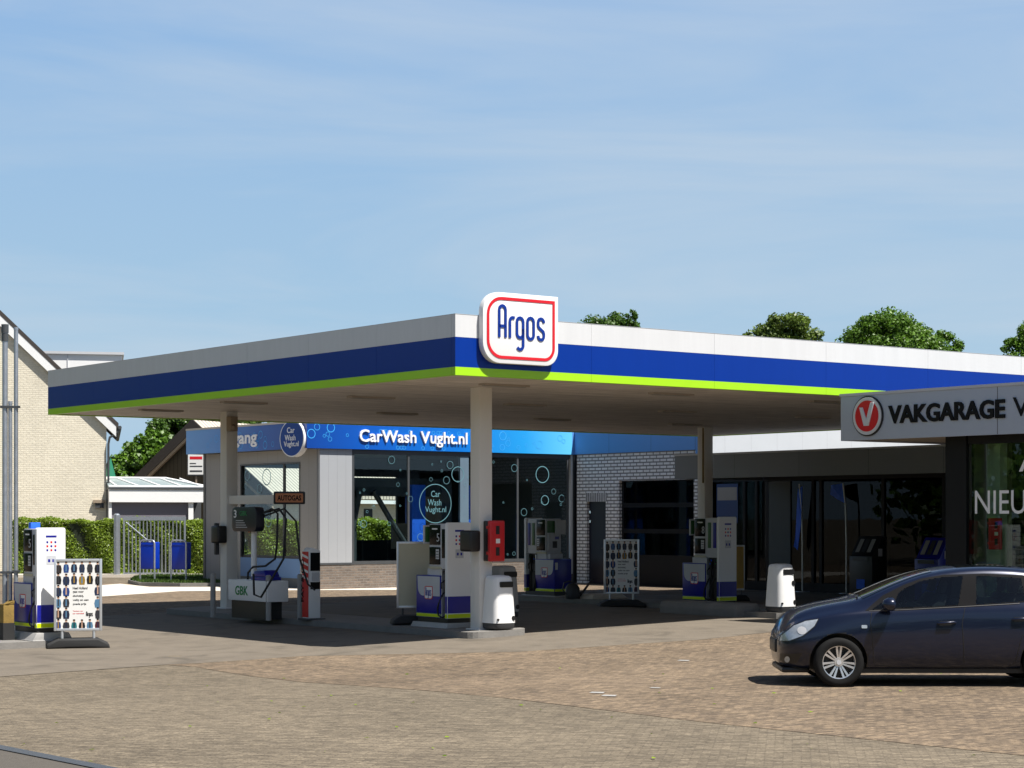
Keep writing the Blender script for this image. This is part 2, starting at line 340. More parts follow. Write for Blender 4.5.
def arc(cx, cy, r, a0, a1, n=7):
    return [(cx+r*math.cos(math.radians(a0+(a1-a0)*i/(n-1))), cy+r*math.sin(math.radians(a0+(a1-a0)*i/(n-1)))) for i in range(n)]
def rrect(x0, x1, y0, y1, r, n=5):
    if not isinstance(r, (list, tuple)): r = [r]*4        # bl, br, tr, tl
    p = []
    p += arc(x0+r[0], y0+r[0], r[0], 180, 270, n) if r[0] else [(x0, y0)]
    p += arc(x1-r[1], y0+r[1], r[1], 270, 360, n) if r[1] else [(x1, y0)]
    p += arc(x1-r[2], y1-r[2], r[2], 0, 90, n) if r[2] else [(x1, y1)]
    p += arc(x0+r[3], y1-r[3], r[3], 90, 180, n) if r[3] else [(x0, y1)]
    return p

def tag(o, label=None, cat=None, group=None, kind=None):
    if label: o['label'] = label
    if cat: o['category'] = cat
    if group: o['group'] = group
    if kind: o['kind'] = kind
    return o
def thing(name, label, cat, loc=(0,0,0), rz=0.0, group=None):
    o = bpy.data.objects.new(name, None); COL.objects.link(o); o.location = loc; o.rotation_euler = (0,0,rz)
    o.empty_display_size = .3
    return tag(o, label, cat, group)
def kids(o): return [c for c in bpy.data.objects if c.parent == o]
def copy_tree(o, parent=None):
    c = o.copy(); COL.objects.link(c); c.parent = parent
    for ch in kids(o): copy_tree(ch, c)
    return c
def text_geo(body, w, h, depth, bold=0.0, space=1.0):
    cu_ = bpy.data.curves.new('t', 'FONT'); cu_.body = body; cu_.size = 1; cu_.extrude = .02; cu_.offset = bold; cu_.space_character = space
    cu_.resolution_u = 3
    ob = bpy.data.objects.new('t', cu_); COL.objects.link(ob)
    dg = bpy.context.evaluated_depsgraph_get()
    me = bpy.data.meshes.new_from_object(ob.evaluated_get(dg))
    vs = np.array([v.co for v in me.vertices]); fs = [tuple(p.vertices) for p in me.polygons]
    bpy.data.objects.remove(ob); bpy.data.curves.remove(cu_); bpy.data.meshes.remove(me)
    lo, hi = vs.min(0), vs.max(0); sp = np.maximum(hi-lo, 1e-6)
    ar = sp[0]/sp[1]
    if w is None: w = h*ar
    if h is None: h = w/ar
    vs = (vs-lo)/sp*np.array([w, h, depth])
    return vs, fs
def put_text(mb, body, o, right, up, w, h, depth, m=0, bold=0.0, mirror=False):
    vs, fs = text_geo(body, w, h, depth, bold)
    o, right, up = Vector(o), Vector(right), Vector(up); n = right.cross(up)
    if mirror:
        mxx = vs[:,0].max(); vs[:,0] = mxx-vs[:,0]
    mb.add([o+right*float(a)+up*float(b)+n*float(c) for a, b, c in vs], fs, m)
UPZ = (0,0,1); RU = (1,0,0); RV = (0,-1,0)       # reading direction on a face to -v and on a face to -u

# ------------------------------------------------------------------ ground
def ground_grid():
    xs = [-2500,-600,-200,-90]+list(np.arange(-50, 60.1, 1.0))+[90,200,600,2500]
    ys = [-800,-200,-60,-20]+list(np.arange(-6, 80.1, 1.0))+[110,200,600,3500]
    vs = [(x, y, gz(x, y)) for y in ys for x in xs]; n = len(xs)
    fs = [(j*n+i, j*n+i+1, (j+1)*n+i+1, (j+1)*n+i) for j in range(len(ys)-1) for i in range(n-1)]
    o = MB().add(vs, fs).build('ground', 'ground', smooth=60); tag(o, kind='structure')
def sheet(name, pts, dz, m, thick=0, step=1.0):
    """flat laid surface that follows the ground; a kerb gets real sides"""
    bm = bmesh.new(); vs = [bm.verts.new((p[0], p[1], 0)) for p in pts]; bm.faces.new(vs)
    for ax in (0, 1):
        lo = min(p[ax] for p in pts); hi = max(p[ax] for p in pts)
        for t in np.arange(math.ceil(lo), hi, step):
            co = [0,0,0]; no = [0,0,0]; co[ax] = t; no[ax] = 1
            bmesh.ops.bisect_plane(bm, geom=bm.verts[:]+bm.edges[:]+bm.faces[:], plane_co=co, plane_no=no)
    bmesh.ops.recalc_face_normals(bm, faces=bm.faces)
    if bm.faces[:][0].normal.z < 0: bmesh.ops.reverse_faces(bm, faces=bm.faces)
    for v in bm.verts: v.co.z = gz(v.co.x, v.co.y)+dz
    if thick:
        r = bmesh.ops.extrude_face_region(bm, geom=bm.faces[:])
        tops = set(g for g in r['geom'] if isinstance(g, bmesh.types.BMVert))
        for v in bm.verts:
            if v not in tops: v.co.z -= thick
        bmesh.ops.recalc_face_normals(bm, faces=bm.faces)
    me = bpy.data.meshes.new(name); bm.to_mesh(me); bm.free(); me.materials.append(M[m])
    o = bpy.data.objects.new(name, me); COL.objects.link(o); tag(o, kind='structure'); return o
def Q(*pp): return [P(a, b) for a, b in pp]
ground_grid()
front = [(-250,695),(0,677),(165,665),(300,656.5),(520,652),(700,640),(1024,618),(1200,606)]
fr = Q(*front)
sheet('forecourt', fr+[W(30,14.0), W(-14,14.0), P(-250,640)], .006, 'slab')
sheet('brick_paving', Q((165,665),(300,656.5),(520,652),(700,640),(1024,618),(1200,606),(1200,772),(1024,756),(700,722),(520,700),(300,682),(195,667)), .004, 'redpave')
sheet('brick_yard', [W(-16,14.0), W(21.5,14.0), W(21.5,23.5), W(11.5,23.4), W(11.5,32), W(-16,40)], .005, 'redpave')
sheet('concrete_path', Q((40,601),(180,591.5),(300,590.5),(430,590),(430,587.4),(300,587),(225,587.2),(150,587.2),(120,584),(40,590)), .010, 'paleconc')
sheet('hedge_kerb', Q((10,577.5),(225,577.5),(225,574.5),(10,574.5)), .10, 'paleconc', .14)
A, B = P(0,746), P(112,768); d = (B-A).normalized(); nrm = Vector((d.y, -d.x, 0))
if nrm.y > 0: nrm = -nrm
r0, r1 = A-d*40, A+d*60
sheet('road', [r0+nrm*.16, r1+nrm*.16, r1+nrm*9, r0+nrm*9], .004, 'asphalt')
sheet('road_kerb', [r0, r1, r1+nrm*.15, r0+nrm*.15], .012, 'darkgrey', .05)

def island(name, u0, u1, v0, v1, h=.12):
    pts = [W(*q) for q in rrect(u0, u1, v0, v1, .25, 5)]
    o = sheet(name, pts, h, 'concrete', h+.1); return o
island('pump_island', 1.75, 3.05, 1.95, 13.6)
sheet('pump_island', [W(*q) for q in ((9.0,1.75),(9.25,1.6),(12.7,1.6),(12.9,1.8),(12.9,14),(11.2,14),(11.2,3.4),(9.0,2.9))], .12, 'concrete', .22)
pl = P(22, 649); lu, lv = UV(pl.x, pl.y)
island('pump_island', lu-2.4, lu+1.15, lv, lv+3.2)

# grass bed
gb = Q((128,583.5),(140,586),(180,586.8),(235,586.5),(235,578.5),(150,578.5),(135,580))
sheet('kerb', [p for p in gb], .11, 'concrete', .15)
cen = sum(gb, Vector())/len(gb)
sheet('lawn_soil', [cen+(p-cen)*.965 for p in gb], .114, 'hedgecore')
def blades(poly, n, name):
    xs = [p.x for p in poly]; ys = [p.y for p in poly]; mb = MB(); k = 0
    from mathutils.geometry import intersect_point_tri_2d
    tri = [(cen, poly[i], poly[(i+1) % len(poly)]) for i in range(len(poly))]
    while k < n:
        x = random.uniform(min(xs), max(xs)); y = random.uniform(min(ys), max(ys)); q = Vector((x, y))
        if any(intersect_point_tri_2d(q, *[Vector(t[:2]) for t in T]) for T in tri):
            a = random.uniform(0, 6.28); h = random.uniform(.04, .10); z = gz(x, y)+.112
            dx, dy = .02*math.cos(a), .02*math.sin(a)
            mb.add([(x-dx, y-dy, z), (x+dx, y+dy, z), (x+random.uniform(-.03,.03), y+random.uniform(-.03,.03), z+h)], [(0,1,2)]); k += 1
    return tag(mb.build(name, 'grass'), 'short mown grass on the kerbed bed under the blue bins', 'grass', kind='stuff')
blades([cen+(p-cen)*.96 for p in gb], 9000, 'grass')

# white paint marks and fallen leaves on the paving
mk = MB()
for (a, b, w, h) in ((592,692.5,13,1.5),(604,695.5,13,1.6),(652,688,9,1.0),(680,660.5,10,1.1)):
    q = Q((a,b),(a+w,b+.3),(a+w-2,b+h),(a-3,b+h-.4)); mk.add([p+Vector((0,0,.0105)) for p in q], [(0,1,2,3)])
tag(mk.build('paint_mark', 'skirt'), kind='structure')
lf = MB()
for _ in range(46):
    p = P(random.uniform(10,1010), random.uniform(668,765)); a = random.uniform(0,6.28); s = random.uniform(.018,.036)
    c, s_ = math.cos(a)*s, math.sin(a)*s
    lf.add([p+Vector((c,s_,.014)), p+Vector((-s_*.6,c*.6,.024)), p+Vector((-c,-s_,.014)), p+Vector((s_*.6,-c*.6,.012))], [(0,1,2,3)])
tag(lf.build('fallen_leaves', 'hedge'), 'tiny yellow green leaves scattered over the brick paving', 'leaves', kind='stuff')

# ------------------------------------------------------------------ canopy
SZ, TZ = 4.42, 5.41; CW, CD = 20.0, 15.75
can = thing('station_canopy', 'wide flat filling station canopy with white, blue and lime green fascia', 'canopy', W(0,0,0), TH)
zb1 = SZ+.135*(TZ-SZ); zb2 = SZ+.625*(TZ-SZ)
def fascia(x0, x1, y0, y1, along):
    mb = MB()
    n = 7; 
    for i in range(n):
        if along == 'x': a0 = x0+(x1-x0)*i/n+.002; a1 = x0+(x1-x0)*(i+1)/n-.002; bx = lambda z0, z1, m, e: mb.box(a0, a1, y0+e, y1, z0, z1, m)
        else: a0 = y0+(y1-y0)*i/n+.002; a1 = y0+(y1-y0)*(i+1)/n-.002; bx = lambda z0, z1, m, e: mb.box(x0+e, x1, a0, a1, z0, z1, m)
        bx(SZ, zb1, 2, 0); bx(zb1+.0005, zb2, 1, .002); bx(zb2+.0005, TZ, 0, .0)
    return mb.build('fascia', ['fwhite','fblue','fgreen'], can)
fascia(0, CW, 0, .1, 'x'); fascia(0, .1, .102, CD-.102, 'y')
fascia(0, CW, CD-.1, CD, 'x'); fascia(CW-.1, CW, .102, CD-.102, 'y')
MB().box(-.004, CW+.004, -.004, CD+.004, TZ+.0008, TZ+.006).build('roof_trim', 'lightgrey', can)
sb = MB().box(.104, CW-.104, .104, CD-.104, SZ+.02, SZ+.1); sb.build('soffit', 'soffit', can)
for (x, y) in ((2.2,1.6),(6.2,1.7),(10.4,1.7),(2.3,6),(6.2,6.2),(10.4,6.2),(14.6,6.2),(6,10.6),(1.2,9),(1.2,12.6),(10.4,10.6),(14.6,10.6),(14.6,1.7)):
    l = MB().box(x-.5, x+.5, y-.09, y+.09, SZ-.015, SZ+.019).box(x-.44, x+.44, y-.06, y+.06, SZ-.025, SZ-.0155, 1)
    l.build('ceiling_lamp', ['lightdev','wallgrey'], can)
PIL = ((2.36,2.5),(2.75,12.4),(16.3,11.7),(16.3,2.5))
for (x, y) in PIL:
    g = gz(*W(x, y).xy); on = .12 if x < 5 else 0
    p = MB().box(x-.14, x+.14, y-.14, y+.14, g+on-.05, SZ+.019).box(x-.2, x+.2, y-.2, y+.2, g+on-.05, g+on+.02, 1)
    p.build('pillar', ['pillar','lightgrey'], can, bevel=.012)
MB().tube([(16.155,11.62,SZ),(16.15,11.62,3.0)], .022).build('drain_pipe', 'rust', can)
bx = MB().box(2.6,2.78,12.05,12.25,SZ-.42,SZ-.1).cyl((2.68,12.1,SZ-.3),(2.6,11.95,SZ-.36),.05); bx.build('floodlight', 'timber', can, bevel=.02)

# station sign on the fascia corner
sg = thing('station_sign', 'white box sign with red outline and blue lettering on the canopy corner', 'sign', W(.465,-.003,4.64), TH)
sw, sh = 1.565, 1.165
fv = lambda p, q, t: (p, -t, q)
out = rrect(0, sw, 0, sh, [.34,.26,.015,.34], 9)
MB().prism(out, fv, 0, .125).build('sign_box', 'white', sg, bevel=.012, seg=2)
def outline(mb, poly_o, poly_i, fn, t0, t1, m=0):
    n = len(poly_o); vs = [fn(*p, t1) for p in poly_o]+[fn(*p, t1) for p in poly_i]+[fn(*p, t0) for p in poly_o]+[fn(*p, t0) for p in poly_i]
    fs = []
    for i in range(n):
        j = (i+1) % n; fs += [(i, j, n+j, n+i), (i, j, 2*n+j, 2*n+i), (n+i, n+j, 3*n+j, 3*n+i)]
    mb.add(vs, fs, m)
mb = MB(); outline(mb, rrect(.075, sw-.075, .075, sh-.075, [.30,.22,.002,.30], 9), rrect(.125, sw-.125, .125, sh-.125, [.25,.17,.002,.25], 9), fv, .124, .133)
mb.build('red_outline', 'signred', sg)
lt = MB(); o3 = (.325, -.124, .265); w_ = .05
def letters(lt, o3, sc, w_, right, up, dep):
    st = []
    st.append([(0,.18),(0,.66)]+arc(.075,.69,.075,180,0,7)+[(.15,.66),(.15,.18)])           # A
    st.append([(0,.39),(.15,.39)])
    st.append([(.255,.18),(.255,.48)]+arc(.325,.49,.07,180,75,5)+[(.37,.555)])              # r
    st.append([(.575,.36),(.575,.30)]+arc(.5,.27,.075,0,-180,7)+[(.425,.48)]+arc(.5,.49,.075,180,0,7)+[(.575,.10)]+arc(.5,.05,.075,0,-150,6))   # g
    st.append([(.68,.40),(.68,.27)]+arc(.755,.255,.075,180,360,7)+[(.83,.49)]+arc(.755,.50,.075,0,180,7)+[(.68,.40)])  # o
    st.append(arc(1.01,.505,.07,-5,180,8)+[(.94,.45),(.955,.41),(1.065,.335),(1.08,.295)]+arc(1.01,.25,.07,0,-185,8))   # s
    for s in st: lt.ribbon([(a*sc[0], b*sc[1]) for a, b in s], w_, o3, right, up, dep)
letters(lt, o3, (.86,.89), w_, RU, UPZ, .014)
lt.build('lettering', 'textblue', sg)

# ------------------------------------------------------------------ pumps
def make_pump(label, two=False, number=None, back=False):
    """local x = u, y = v; tall column at the low-y end, low cabinet behind it"""
    r = thing('fuel_pump', label, 'fuel pump')
    nz = .46 if two else .23
    y0 = -.5-(nz-.23); y1 = y0+nz; y2 = .12; y3 = .5; dx = .27
    MB().box(-dx-.12, dx+.12, y0-.1, y3+.1, 0, .015).prism([(-dx-.11,.0),(dx+.11,.0),(dx+.03,.14),(-dx-.03,.14)], lambda p, q, t: (p, t, q), y0-.07, y3+.07).build('plinth', 'skirt', r, bevel=.01)
    MB().box(-dx+.02, dx-.02, y0+.03, y3-.03, .14, .225).build('kick_board', 'black', r)
    # tall end panel with colour bands
    ep = MB()
    ep.prism(rrect(-dx, dx, .225, 1.97, [.0,.0,.04,.04]), lambda p, q, t: (p, t, q), y0, y0+.08, 0)
    ep.box(-dx-.002, dx+.002, y0-.003, y0+.081, .31, .63, 1); ep.box(-dx-.002, dx+.002, y0-.003, y0+.081, .222, .309, 2)
    ep.build('end_panel', ['white','purple','yellow'], r, bevel=.006, seg=1)
    ic = MB(); ic.box(-.1, .1, y0-.002, y0, 1.80, 1.835, 0)
    for i in range(3):
        for j in range(3): ic.box(-.09+j*.075, -.055+j*.075, y0-.002, y0, 1.56+i*.07, 1.595+i*.07, (i+j) % 2)
    ic.box(-.09, .09, y0-.002, y0, 1.32, 1.48, 2); ic.box(-.06, -.02, y0-.004, y0-.002, 1.37, 1.42, 0); ic.box(.02, .06, y0-.004, y0-.002, 1.37, 1.42, 0)
    ic.build('notice', ['purple','signred','lightgrey'], r)
    # column body
    MB().box(-dx+.03, dx-.03, y0+.081, y2, 1.12, 1.95).build('head', 'lightgrey', r, bevel=.02)
    MB().box(-dx+.1, dx-.1, y0+.081, y1-.01, .225, 1.119).build('nozzle_bay', 'black', r)
    MB().box(-dx+.05, dx-.05, y1, y2, 1.0, 1.119).build('neck', 'lightgrey', r)
    for s in (-1, 1):
        xa, xb = sorted((s*(dx-.03), s*(dx-.01)))
        MB().box(xa, xb, y1+.03, y2-.03, 1.56, 1.93).box(xa, xb, y1+.03, y2-.03, 1.20, 1.52).build('display', 'screen', r, bevel=.008)
        dd = MB(); xo = s*(dx-.007); xs = sorted((s*(dx-.01), xo))
        dd.box(xs[0], xs[1], y1+.05, y1+.15, 1.30, 1.48, 0)
        for k in range(3): dd.box(xs[0]-.001, xs[1]+.001, y1+.06, y1+.14, 1.33+k*.05, 1.345+k*.05, 1)
        dd.box(xs[0], xs[1], y1+.1, y2-.12, 1.84, 1.865, 2)
        if number and s == -1: put_text(dd, number, (xo, y1+.12, 1.62), RV, UPZ, .085, .15, .003, 0)
        dd.build('readout', ['lightgrey','charcoal','white'], r)
        MB().box(*sorted((s*(dx-.06), s*(dx-.02))), y1, y2, 1.122, 1.165).build('card_strip', 'beige', r)
        for k in range(2 if two else 1):
            yc = y0+.08+(.075 if not two else .095+k*.175)
            MB().box(*sorted((s*(dx-.03), s*(dx-.016))), yc-.05, yc+.05, 1.32, 1.85).build('product_panel', ['screen','purple','green'][(k+1) if two else 0], r, bevel=.004)
            nn = MB(); nx = s*(dx-.085)
            nn.tube([(nx, yc, .86), (nx+s*.02, yc, 1.0), (nx+s*.05, yc+.01, 1.09)], [.03,.03,.018])
            nn.box(nx-.03, nx+.03, yc-.03, yc+.03, .70, .93)
            nn.tube([(nx+s*.03, yc, .92), (nx+s*.10, yc+.02, .86), (nx+s*.09, yc+.02, .76)], .014)
            nz_ = nn.build('nozzle', 'black', r, smooth=50)
            MB().tube([(nx, yc, 1.07), (nx+s*.03, yc, 1.03), (nx+s*.035, yc, .98)], .02).build('spout_guard', [['charcoal','gbk','bluebrush'][0 if not two else k+1]], r, smooth=50)
            hp = [(nx+s*.01, yc, .72)]
            for i in range(9):
                t = i/8; hp.append((nx+s*(.05+.05*math.sin(t*3.1)), yc+.04+.10*math.sin(t*math.pi), .66-.42*math.sin(t*1.57)))
            hp += [(nx+s*.02, yc-.03, .27), (nx-s*.02, yc-.03, .5), (nx-s*.02, yc-.02, .9)]
            MB().tube(hp, .017).build('hose', 'rubber', r, smooth=60)
        MB().box(*sorted((s*(dx-.1), s*(dx-.02))), y1-.028, y1-.008, .225, 1.1).build('hose_guide', 'alu', r)
    # low cabinet
    MB().box(-dx, dx, y1-.005, y3, .31, 1.0, 0).box(-dx-.002, dx+.002, y1-.004, y3+.002, .225, .309, 1).build('cabinet', ['purple','yellow'], r, bevel=.012)
    for s in (-1, 1):
        e = s*(dx+.004)
        sw_ = [(y1+.01,.62)]+arc(y3-.22,.78,.16,-90,0,6)+[(y3-.045,.98),(y1+.01,.98)]
        MB().prism(sw_, lambda p, q, t: (t, p, q), s*(dx-.01), e).build('swoosh_panel', 'lightgrey', r)
        bd = MB(); f = lambda p, q, t: (s*t, p, q); yb = (y1+y3)/2-.02
        bd.prism(rrect(yb-.13, yb+.13, .56, .80, [.05,.05,.05,.004] if s < 0 else [.05,.05,.004,.05]), f, dx, dx+.008, 1)
        bd.prism(rrect(yb-.115, yb+.115, .575, .785, [.04,.04,.04,.004] if s < 0 else [.04,.04,.004,.04]), f, dx, dx+.010, 0)
        letters(bd, (s*(dx+.009), yb+(.09 if s < 0 else -.09), .58), (.165,.25), .014, (0,-1,0) if s < 0 else (0,1,0), UPZ, .003)
        bd.m[-len(bd.m)+0:] = bd.m
        n_let = len(bd.f)
        bd.build('badge', ['white','signred','purple'], r)
    # payment terminal above the low cabinet
    pt = MB(); pt.box(-.20, .20, y2, y2+.05, 1.2, 1.9, 0); pt.box(.0, .24, y2+.05, y2+.06, 1.62, 1.9, 1)
    pt.box(-.16, .16, y2+.05, y2+.065, 1.22, 1.55, 0); pt.box(-.06, .08, y2+.066, y2+.07, 1.26, 1.42, 2); pt.box(-.12, 0, y2+.066, y2+.07, 1.46, 1.53, 3)
    pt.build('card_terminal', ['lightgrey','green','charcoal','purple'], r)
    MB().box(-.2, .2, y2+.001, y2+.12, 1.002, 1.12).build('ledge', 'lightgrey', r, bevel=.01)
    MB().box(dx-.10, dx-.02, y3+.003, y3+.006, .75, .92).build('sticker', 'paper', r)
    return r
# letters on the badge are the last faces added: recolour them
def recolour_badges(r):
    for c in kids(r):
        if c.name.startswith('badge'):
            me = c.data
            for p in me.polygons:
                zs = p.center
                if abs(zs.x) > .2803: p.material_index = 2
def set_at(o, loc, rz): o.location = loc; o.rotation_euler = (0,0,rz)
IS = .12
def on_island(u, v, h=IS): p = W(u, v); p.z = gz(p.x, p.y)+h; return p
GP = 'fuel pumps on the kerbed islands'
pA = make_pump('blue and white fuel pump beside the pillar with the red box, display number 5', False, '5'); recolour_badges(pA); tag(pA, group=GP)
set_at(pA, on_island(2.42, 3.75, IS-.06), TH)
pB = copy_tree(pA); tag(pB, 'sunlit blue and white fuel pump behind the white jacket poster', 'fuel pump', GP)
q = P(37, 641, IS); set_at(pB, q+Vector((-.09,.55,0)), TH); pB.location.z = gz(pB.location.x, pB.location.y)+IS
MB().box(-.16,.02,.0,.10,1.952,2.06).build('pump_topper', 'bluebrush', pB, bevel=.01)
pC = make_pump('wider two hose fuel pump standing behind a low concrete block, display number 8', True, '8'); recolour_badges(pC); tag(pC, group=GP)
set_at(pC, on_island(12.35, 7.4, IS-.17), TH); pC.scale = (1,1,1.09)
pD = copy_tree(pC); tag(pD, 'shaded fuel pump near the navy door with a watering can beside it', 'fuel pump', GP)
set_at(pD, on_island(12.0, 12.7, IS-.12), TH+math.pi); pD.scale = (1,1,1.05)
tp = MB()
tp.box(-.02,.30,0,.04,0,.34,0); tp.box(.0,.28,-.004,.0,.03,.31,1)
PR = []
for (o, x, y) in ((pA, -.27-.0, .13), (pC, -.27, .13), (pD, -.27, .13)):
    s = tag(tp.build('side_screen', ['lightgrey','green']), None, None); s.parent = o; s.location = (x-.0, y+.08, 1.58)
    PR.append(s)
# concrete block in front of the right pump and stone under it
blk = P(709, 615)
b = thing('concrete_block', 'low rounded grey concrete block at the foot of the right pump', 'concrete block', blk, TH)
MB().prism([(-.35,-.05),(.35,-.05),(.35,.16),(.28,.27),(-.28,.27),(-.35,.16)], lambda p, q, t: (p, t, q), -1.15, 1.15).build('block', 'concrete', b, bevel=.04, seg=3)
b2 = on_island(12.05, 10.1)
b = thing('wheel_guard', 'pale low metal guard at the foot of the shaded pump', 'wheel guard', b2, TH)
MB().prism([(-.6,0),(.55,0),(.35,.12),(-.55,.12)], lambda p, q, t: (p, t, q), .3, .9).build('guard', 'paleconc', b, bevel=.02)

# watering can
wc = on_island(11.25, 10.9)
w = thing('watering_can', 'dark plastic watering can with a long spout beside the shaded pump', 'watering can', wc, TH)
rp = [[(.0+r*math.cos(t*math.pi/8), r*math.sin(t*math.pi/8)*.8, z) for t in range(16)] for r, z in ((.19,.0),(.2,.03),(.19,.25),(.13,.34),(.10,.36))]
MB().loft(rp).build('can_body', 'charcoal', w, smooth=50)
MB().tube([(.16,-.02,.06),(.30,-.06,.18),(.48,-.12,.42),(.52,-.13,.44)], [.045,.032,.022,.03]).build('spout', 'charcoal', w, smooth=50)
MB().tube([(-.18,0,.10),(-.30,0,.22),(-.26,0,.38),(-.1,0,.42),(.05,0,.36)], .018).build('handle', 'charcoal', w, smooth=50)

# ------------------------------------------------------------------ litter bins
def make_bin(name, label, m):
    r = thing(name, label, 'litter bin', group=None)
    def sq(w, d, z, k=4):
        pts = []
        for i in range(28):
            t = 2*math.pi*i/28; c, s = math.cos(t), math.sin(t)
            pts.append((w*math.copysign(abs(c)**(2/k), c), d*math.copysign(abs(s)**(2/k), s), z))
        return pts
    MB().loft([sq(.235,.235,.02),sq(.25,.25,.05),sq(.255,.255,.13)]).build('base', 'charcoal', r, smooth=50)
    MB().loft([sq(.262,.262,.131),sq(.26,.26,.2),sq(.235,.235,.62),sq(.212,.212,.93),sq(.20,.20,.985),sq(.165,.165,1.01),sq(.08,.08,1.02)]).build('shell', m, r, smooth=60)
    MB().prism(rrect(-.13,.17,.80,.905,.02), lambda p, q, t: (p, t, q), -.233, -.15).build('opening', 'black', r)
    MB().cyl((.16,-.262,.22),(.16,-.20,.22),.045,n=16).cyl((-.19,-.26,.20),(-.19,-.2,.20),.02).build('lock', 'black', r)
    return r
GB = 'rounded litter bins at the pump islands'
bA = make_bin('litter_bin', 'white rounded litter bin in front of the pillar with the red box', 'white'); tag(bA, group=GB)
p = P(498.5, 629.6, IS); set_at(bA, p, TH); bA.scale = (.95,.95,.95)
bB = copy_tree(bA); tag(bB, 'white rounded litter bin standing alone at the right island end', 'litter bin', GB)
p = P(780.5, 612.5, IS); set_at(bB, p, TH)
MB().cyl((.14,-.247,.62),(.14,-.19,.62),.05,n=16).build('latch', 'black', bB)
bC = make_bin('litter_bin', 'grey rounded litter bin half hidden behind the white one', 'wallgrey'); tag(bC, group=GB)
p = on_island(2.95, 5.6); set_at(bC, p, TH); bC.location = P(503, 618, IS) 

# ------------------------------------------------------------------ poster stands
def make_poster(name, label, style):
    r = thing(name, label, 'poster stand')
    bw, z0, z1 = .41, .30, 1.55
    # foot
    pr = [(-.54,0),(-.2,.02),(.2,.02),(.54,0),(.52,.08),(.34,.17),(-.34,.17),(-.52,.08)]
    MB().prism(pr, lambda p, q, t: (p, t, q), -.26, .26).build('foot', 'rubber', r, bevel=.03, seg=3)
    for s in (-1, 1): MB().cyl((s*.27,0,.12),(s*.27,0,.33),.025).build('leg', 'alu' if style == 'jackets' else 'charcoal', r, smooth=50)
    fr_ = MB(); fr_.box(-bw,-bw+.045,-.03,.03,z0,z1).box(bw-.045,bw,-.03,.03,z0,z1).box(-bw+.046,bw-.046,-.03,.03,z0,z0+.045).box(-bw+.046,bw-.046,-.03,.03,z1-.045,z1)
    fr_.build('frame', 'alu', r, bevel=.008)
    po = MB(); po.box(-bw+.03,bw-.03,-.018,.018,z0+.03,z1-.03)
    po.build('poster', {'jackets':'paper','back':'beige','amber':'amber'}[style], r)
    if style == 'jackets':
        cols = [lin(22,30,55),lin(16,17,20),lin(30,60,120),lin(45,45,50),lin(150,115,30),lin(80,22,30),lin(45,35,28),lin(80,120,150),lin(24,40,70),lin(30,110,115)]
        mats = [mat('print_colour', c, .5) for c in cols]+[mat('print_skin', (.5,.3,.2), .5), M['screen']]
        pe = MB(); nc, nr = 6, 6
        for i in range(nr):
            for j in range(nc):
                if 1 <= i <= 4 and 2 <= j <= 4 and not (i == 1): continue
                x = -.335+j*.134; z = 1.40-i*.2+random.uniform(-.008,.008)
                hw = random.uniform(.046,.060); k = random.choice([0,0,1,1,1,2,3,3,3,4,5,6,6,7,8,8,9])
                y = -.0195
                P2 = [(x-hw*.8,z-.095),(x+hw*.8,z-.095),(x+hw,z-.02),(x+hw*.75,z+.045),(x,z+.055),(x-hw*.75,z+.045),(x-hw,z-.02)]
                pe.add([(a, y, b) for a, b in P2], [tuple(range(7))], k)
                pe.add([(x+.021*math.cos(t*.785), y, z+.074+.024*math.sin(t*.785)) for t in range(8)], [tuple(range(8))], 10)
                pe.add([(x-.02,y-.0005,z+.078),(x+.02,y-.0005,z+.078),(x+.018,y-.0005,z+.102),(x-.018,y-.0005,z+.102)], [(0,1,2,3)], 11)
                pe.add([(x-.012,y-.0005,z-.07),(x+.012,y-.0005,z-.07),(x+.010,y-.0005,z+.05),(x-.010,y-.0005,z+.05)], [(0,1,2,3)], random.choice([0,3,10,4,7]))
        pe.build('printed_figures', mats, r)
        tx = MB()
        for i, s in enumerate(('Heel Holland','gaat voor','dichtbij,','veilig en een','goede prijs')):
            put_text(tx, s, (-.09, -.019, 1.02-i*.07), RU, UPZ, .25*len(s)/12, .045, .001, 0, .02)
        put_text(tx, 'Tanken op', (-.09,-.019,.63), RU, UPZ, .17, .022, .001, 1, .02); put_text(tx, 'uw voordeel', (-.09,-.019,.59), RU, UPZ, .19, .022, .001, 1, .02)
        letters(tx, (.14,-.019,.53), (.10,.13), .011, RU, UPZ, .001)
        tx.build('print_text', ['textblack','signred'], r)
    return r
GS = 'poster stands around the pumps'
sA = make_poster('poster_stand', 'sunlit white poster stand of jacketed people before the left pump', 'jackets'); tag(sA, group=GS)
p = P(78, 648); set_at(sA, p, math.radians(14)); sA.scale = (1.0,1,1.0)
sB = copy_tree(sA); tag(sB, 'shaded poster stand of jacketed people before the grey garage door', 'poster stand', GS)
p = P(621.5, 607); set_at(sB, p, math.radians(6))
sC = make_poster('poster_stand', 'poster stand turned away, showing its plain beige back beside the near pump', 'back'); tag(sC, group=GS)
p = P(414, 624, IS); set_at(sC, p, math.radians(10)); sC.scale = (.80,1,1)
sD = make_poster('poster_stand', 'narrow amber poster stand half hidden behind the right pump', 'amber'); tag(sD, group=GS)
p = P(736.5, 601); set_at(sD, p, math.radians(12)); sD.scale = (.5,1,.9)

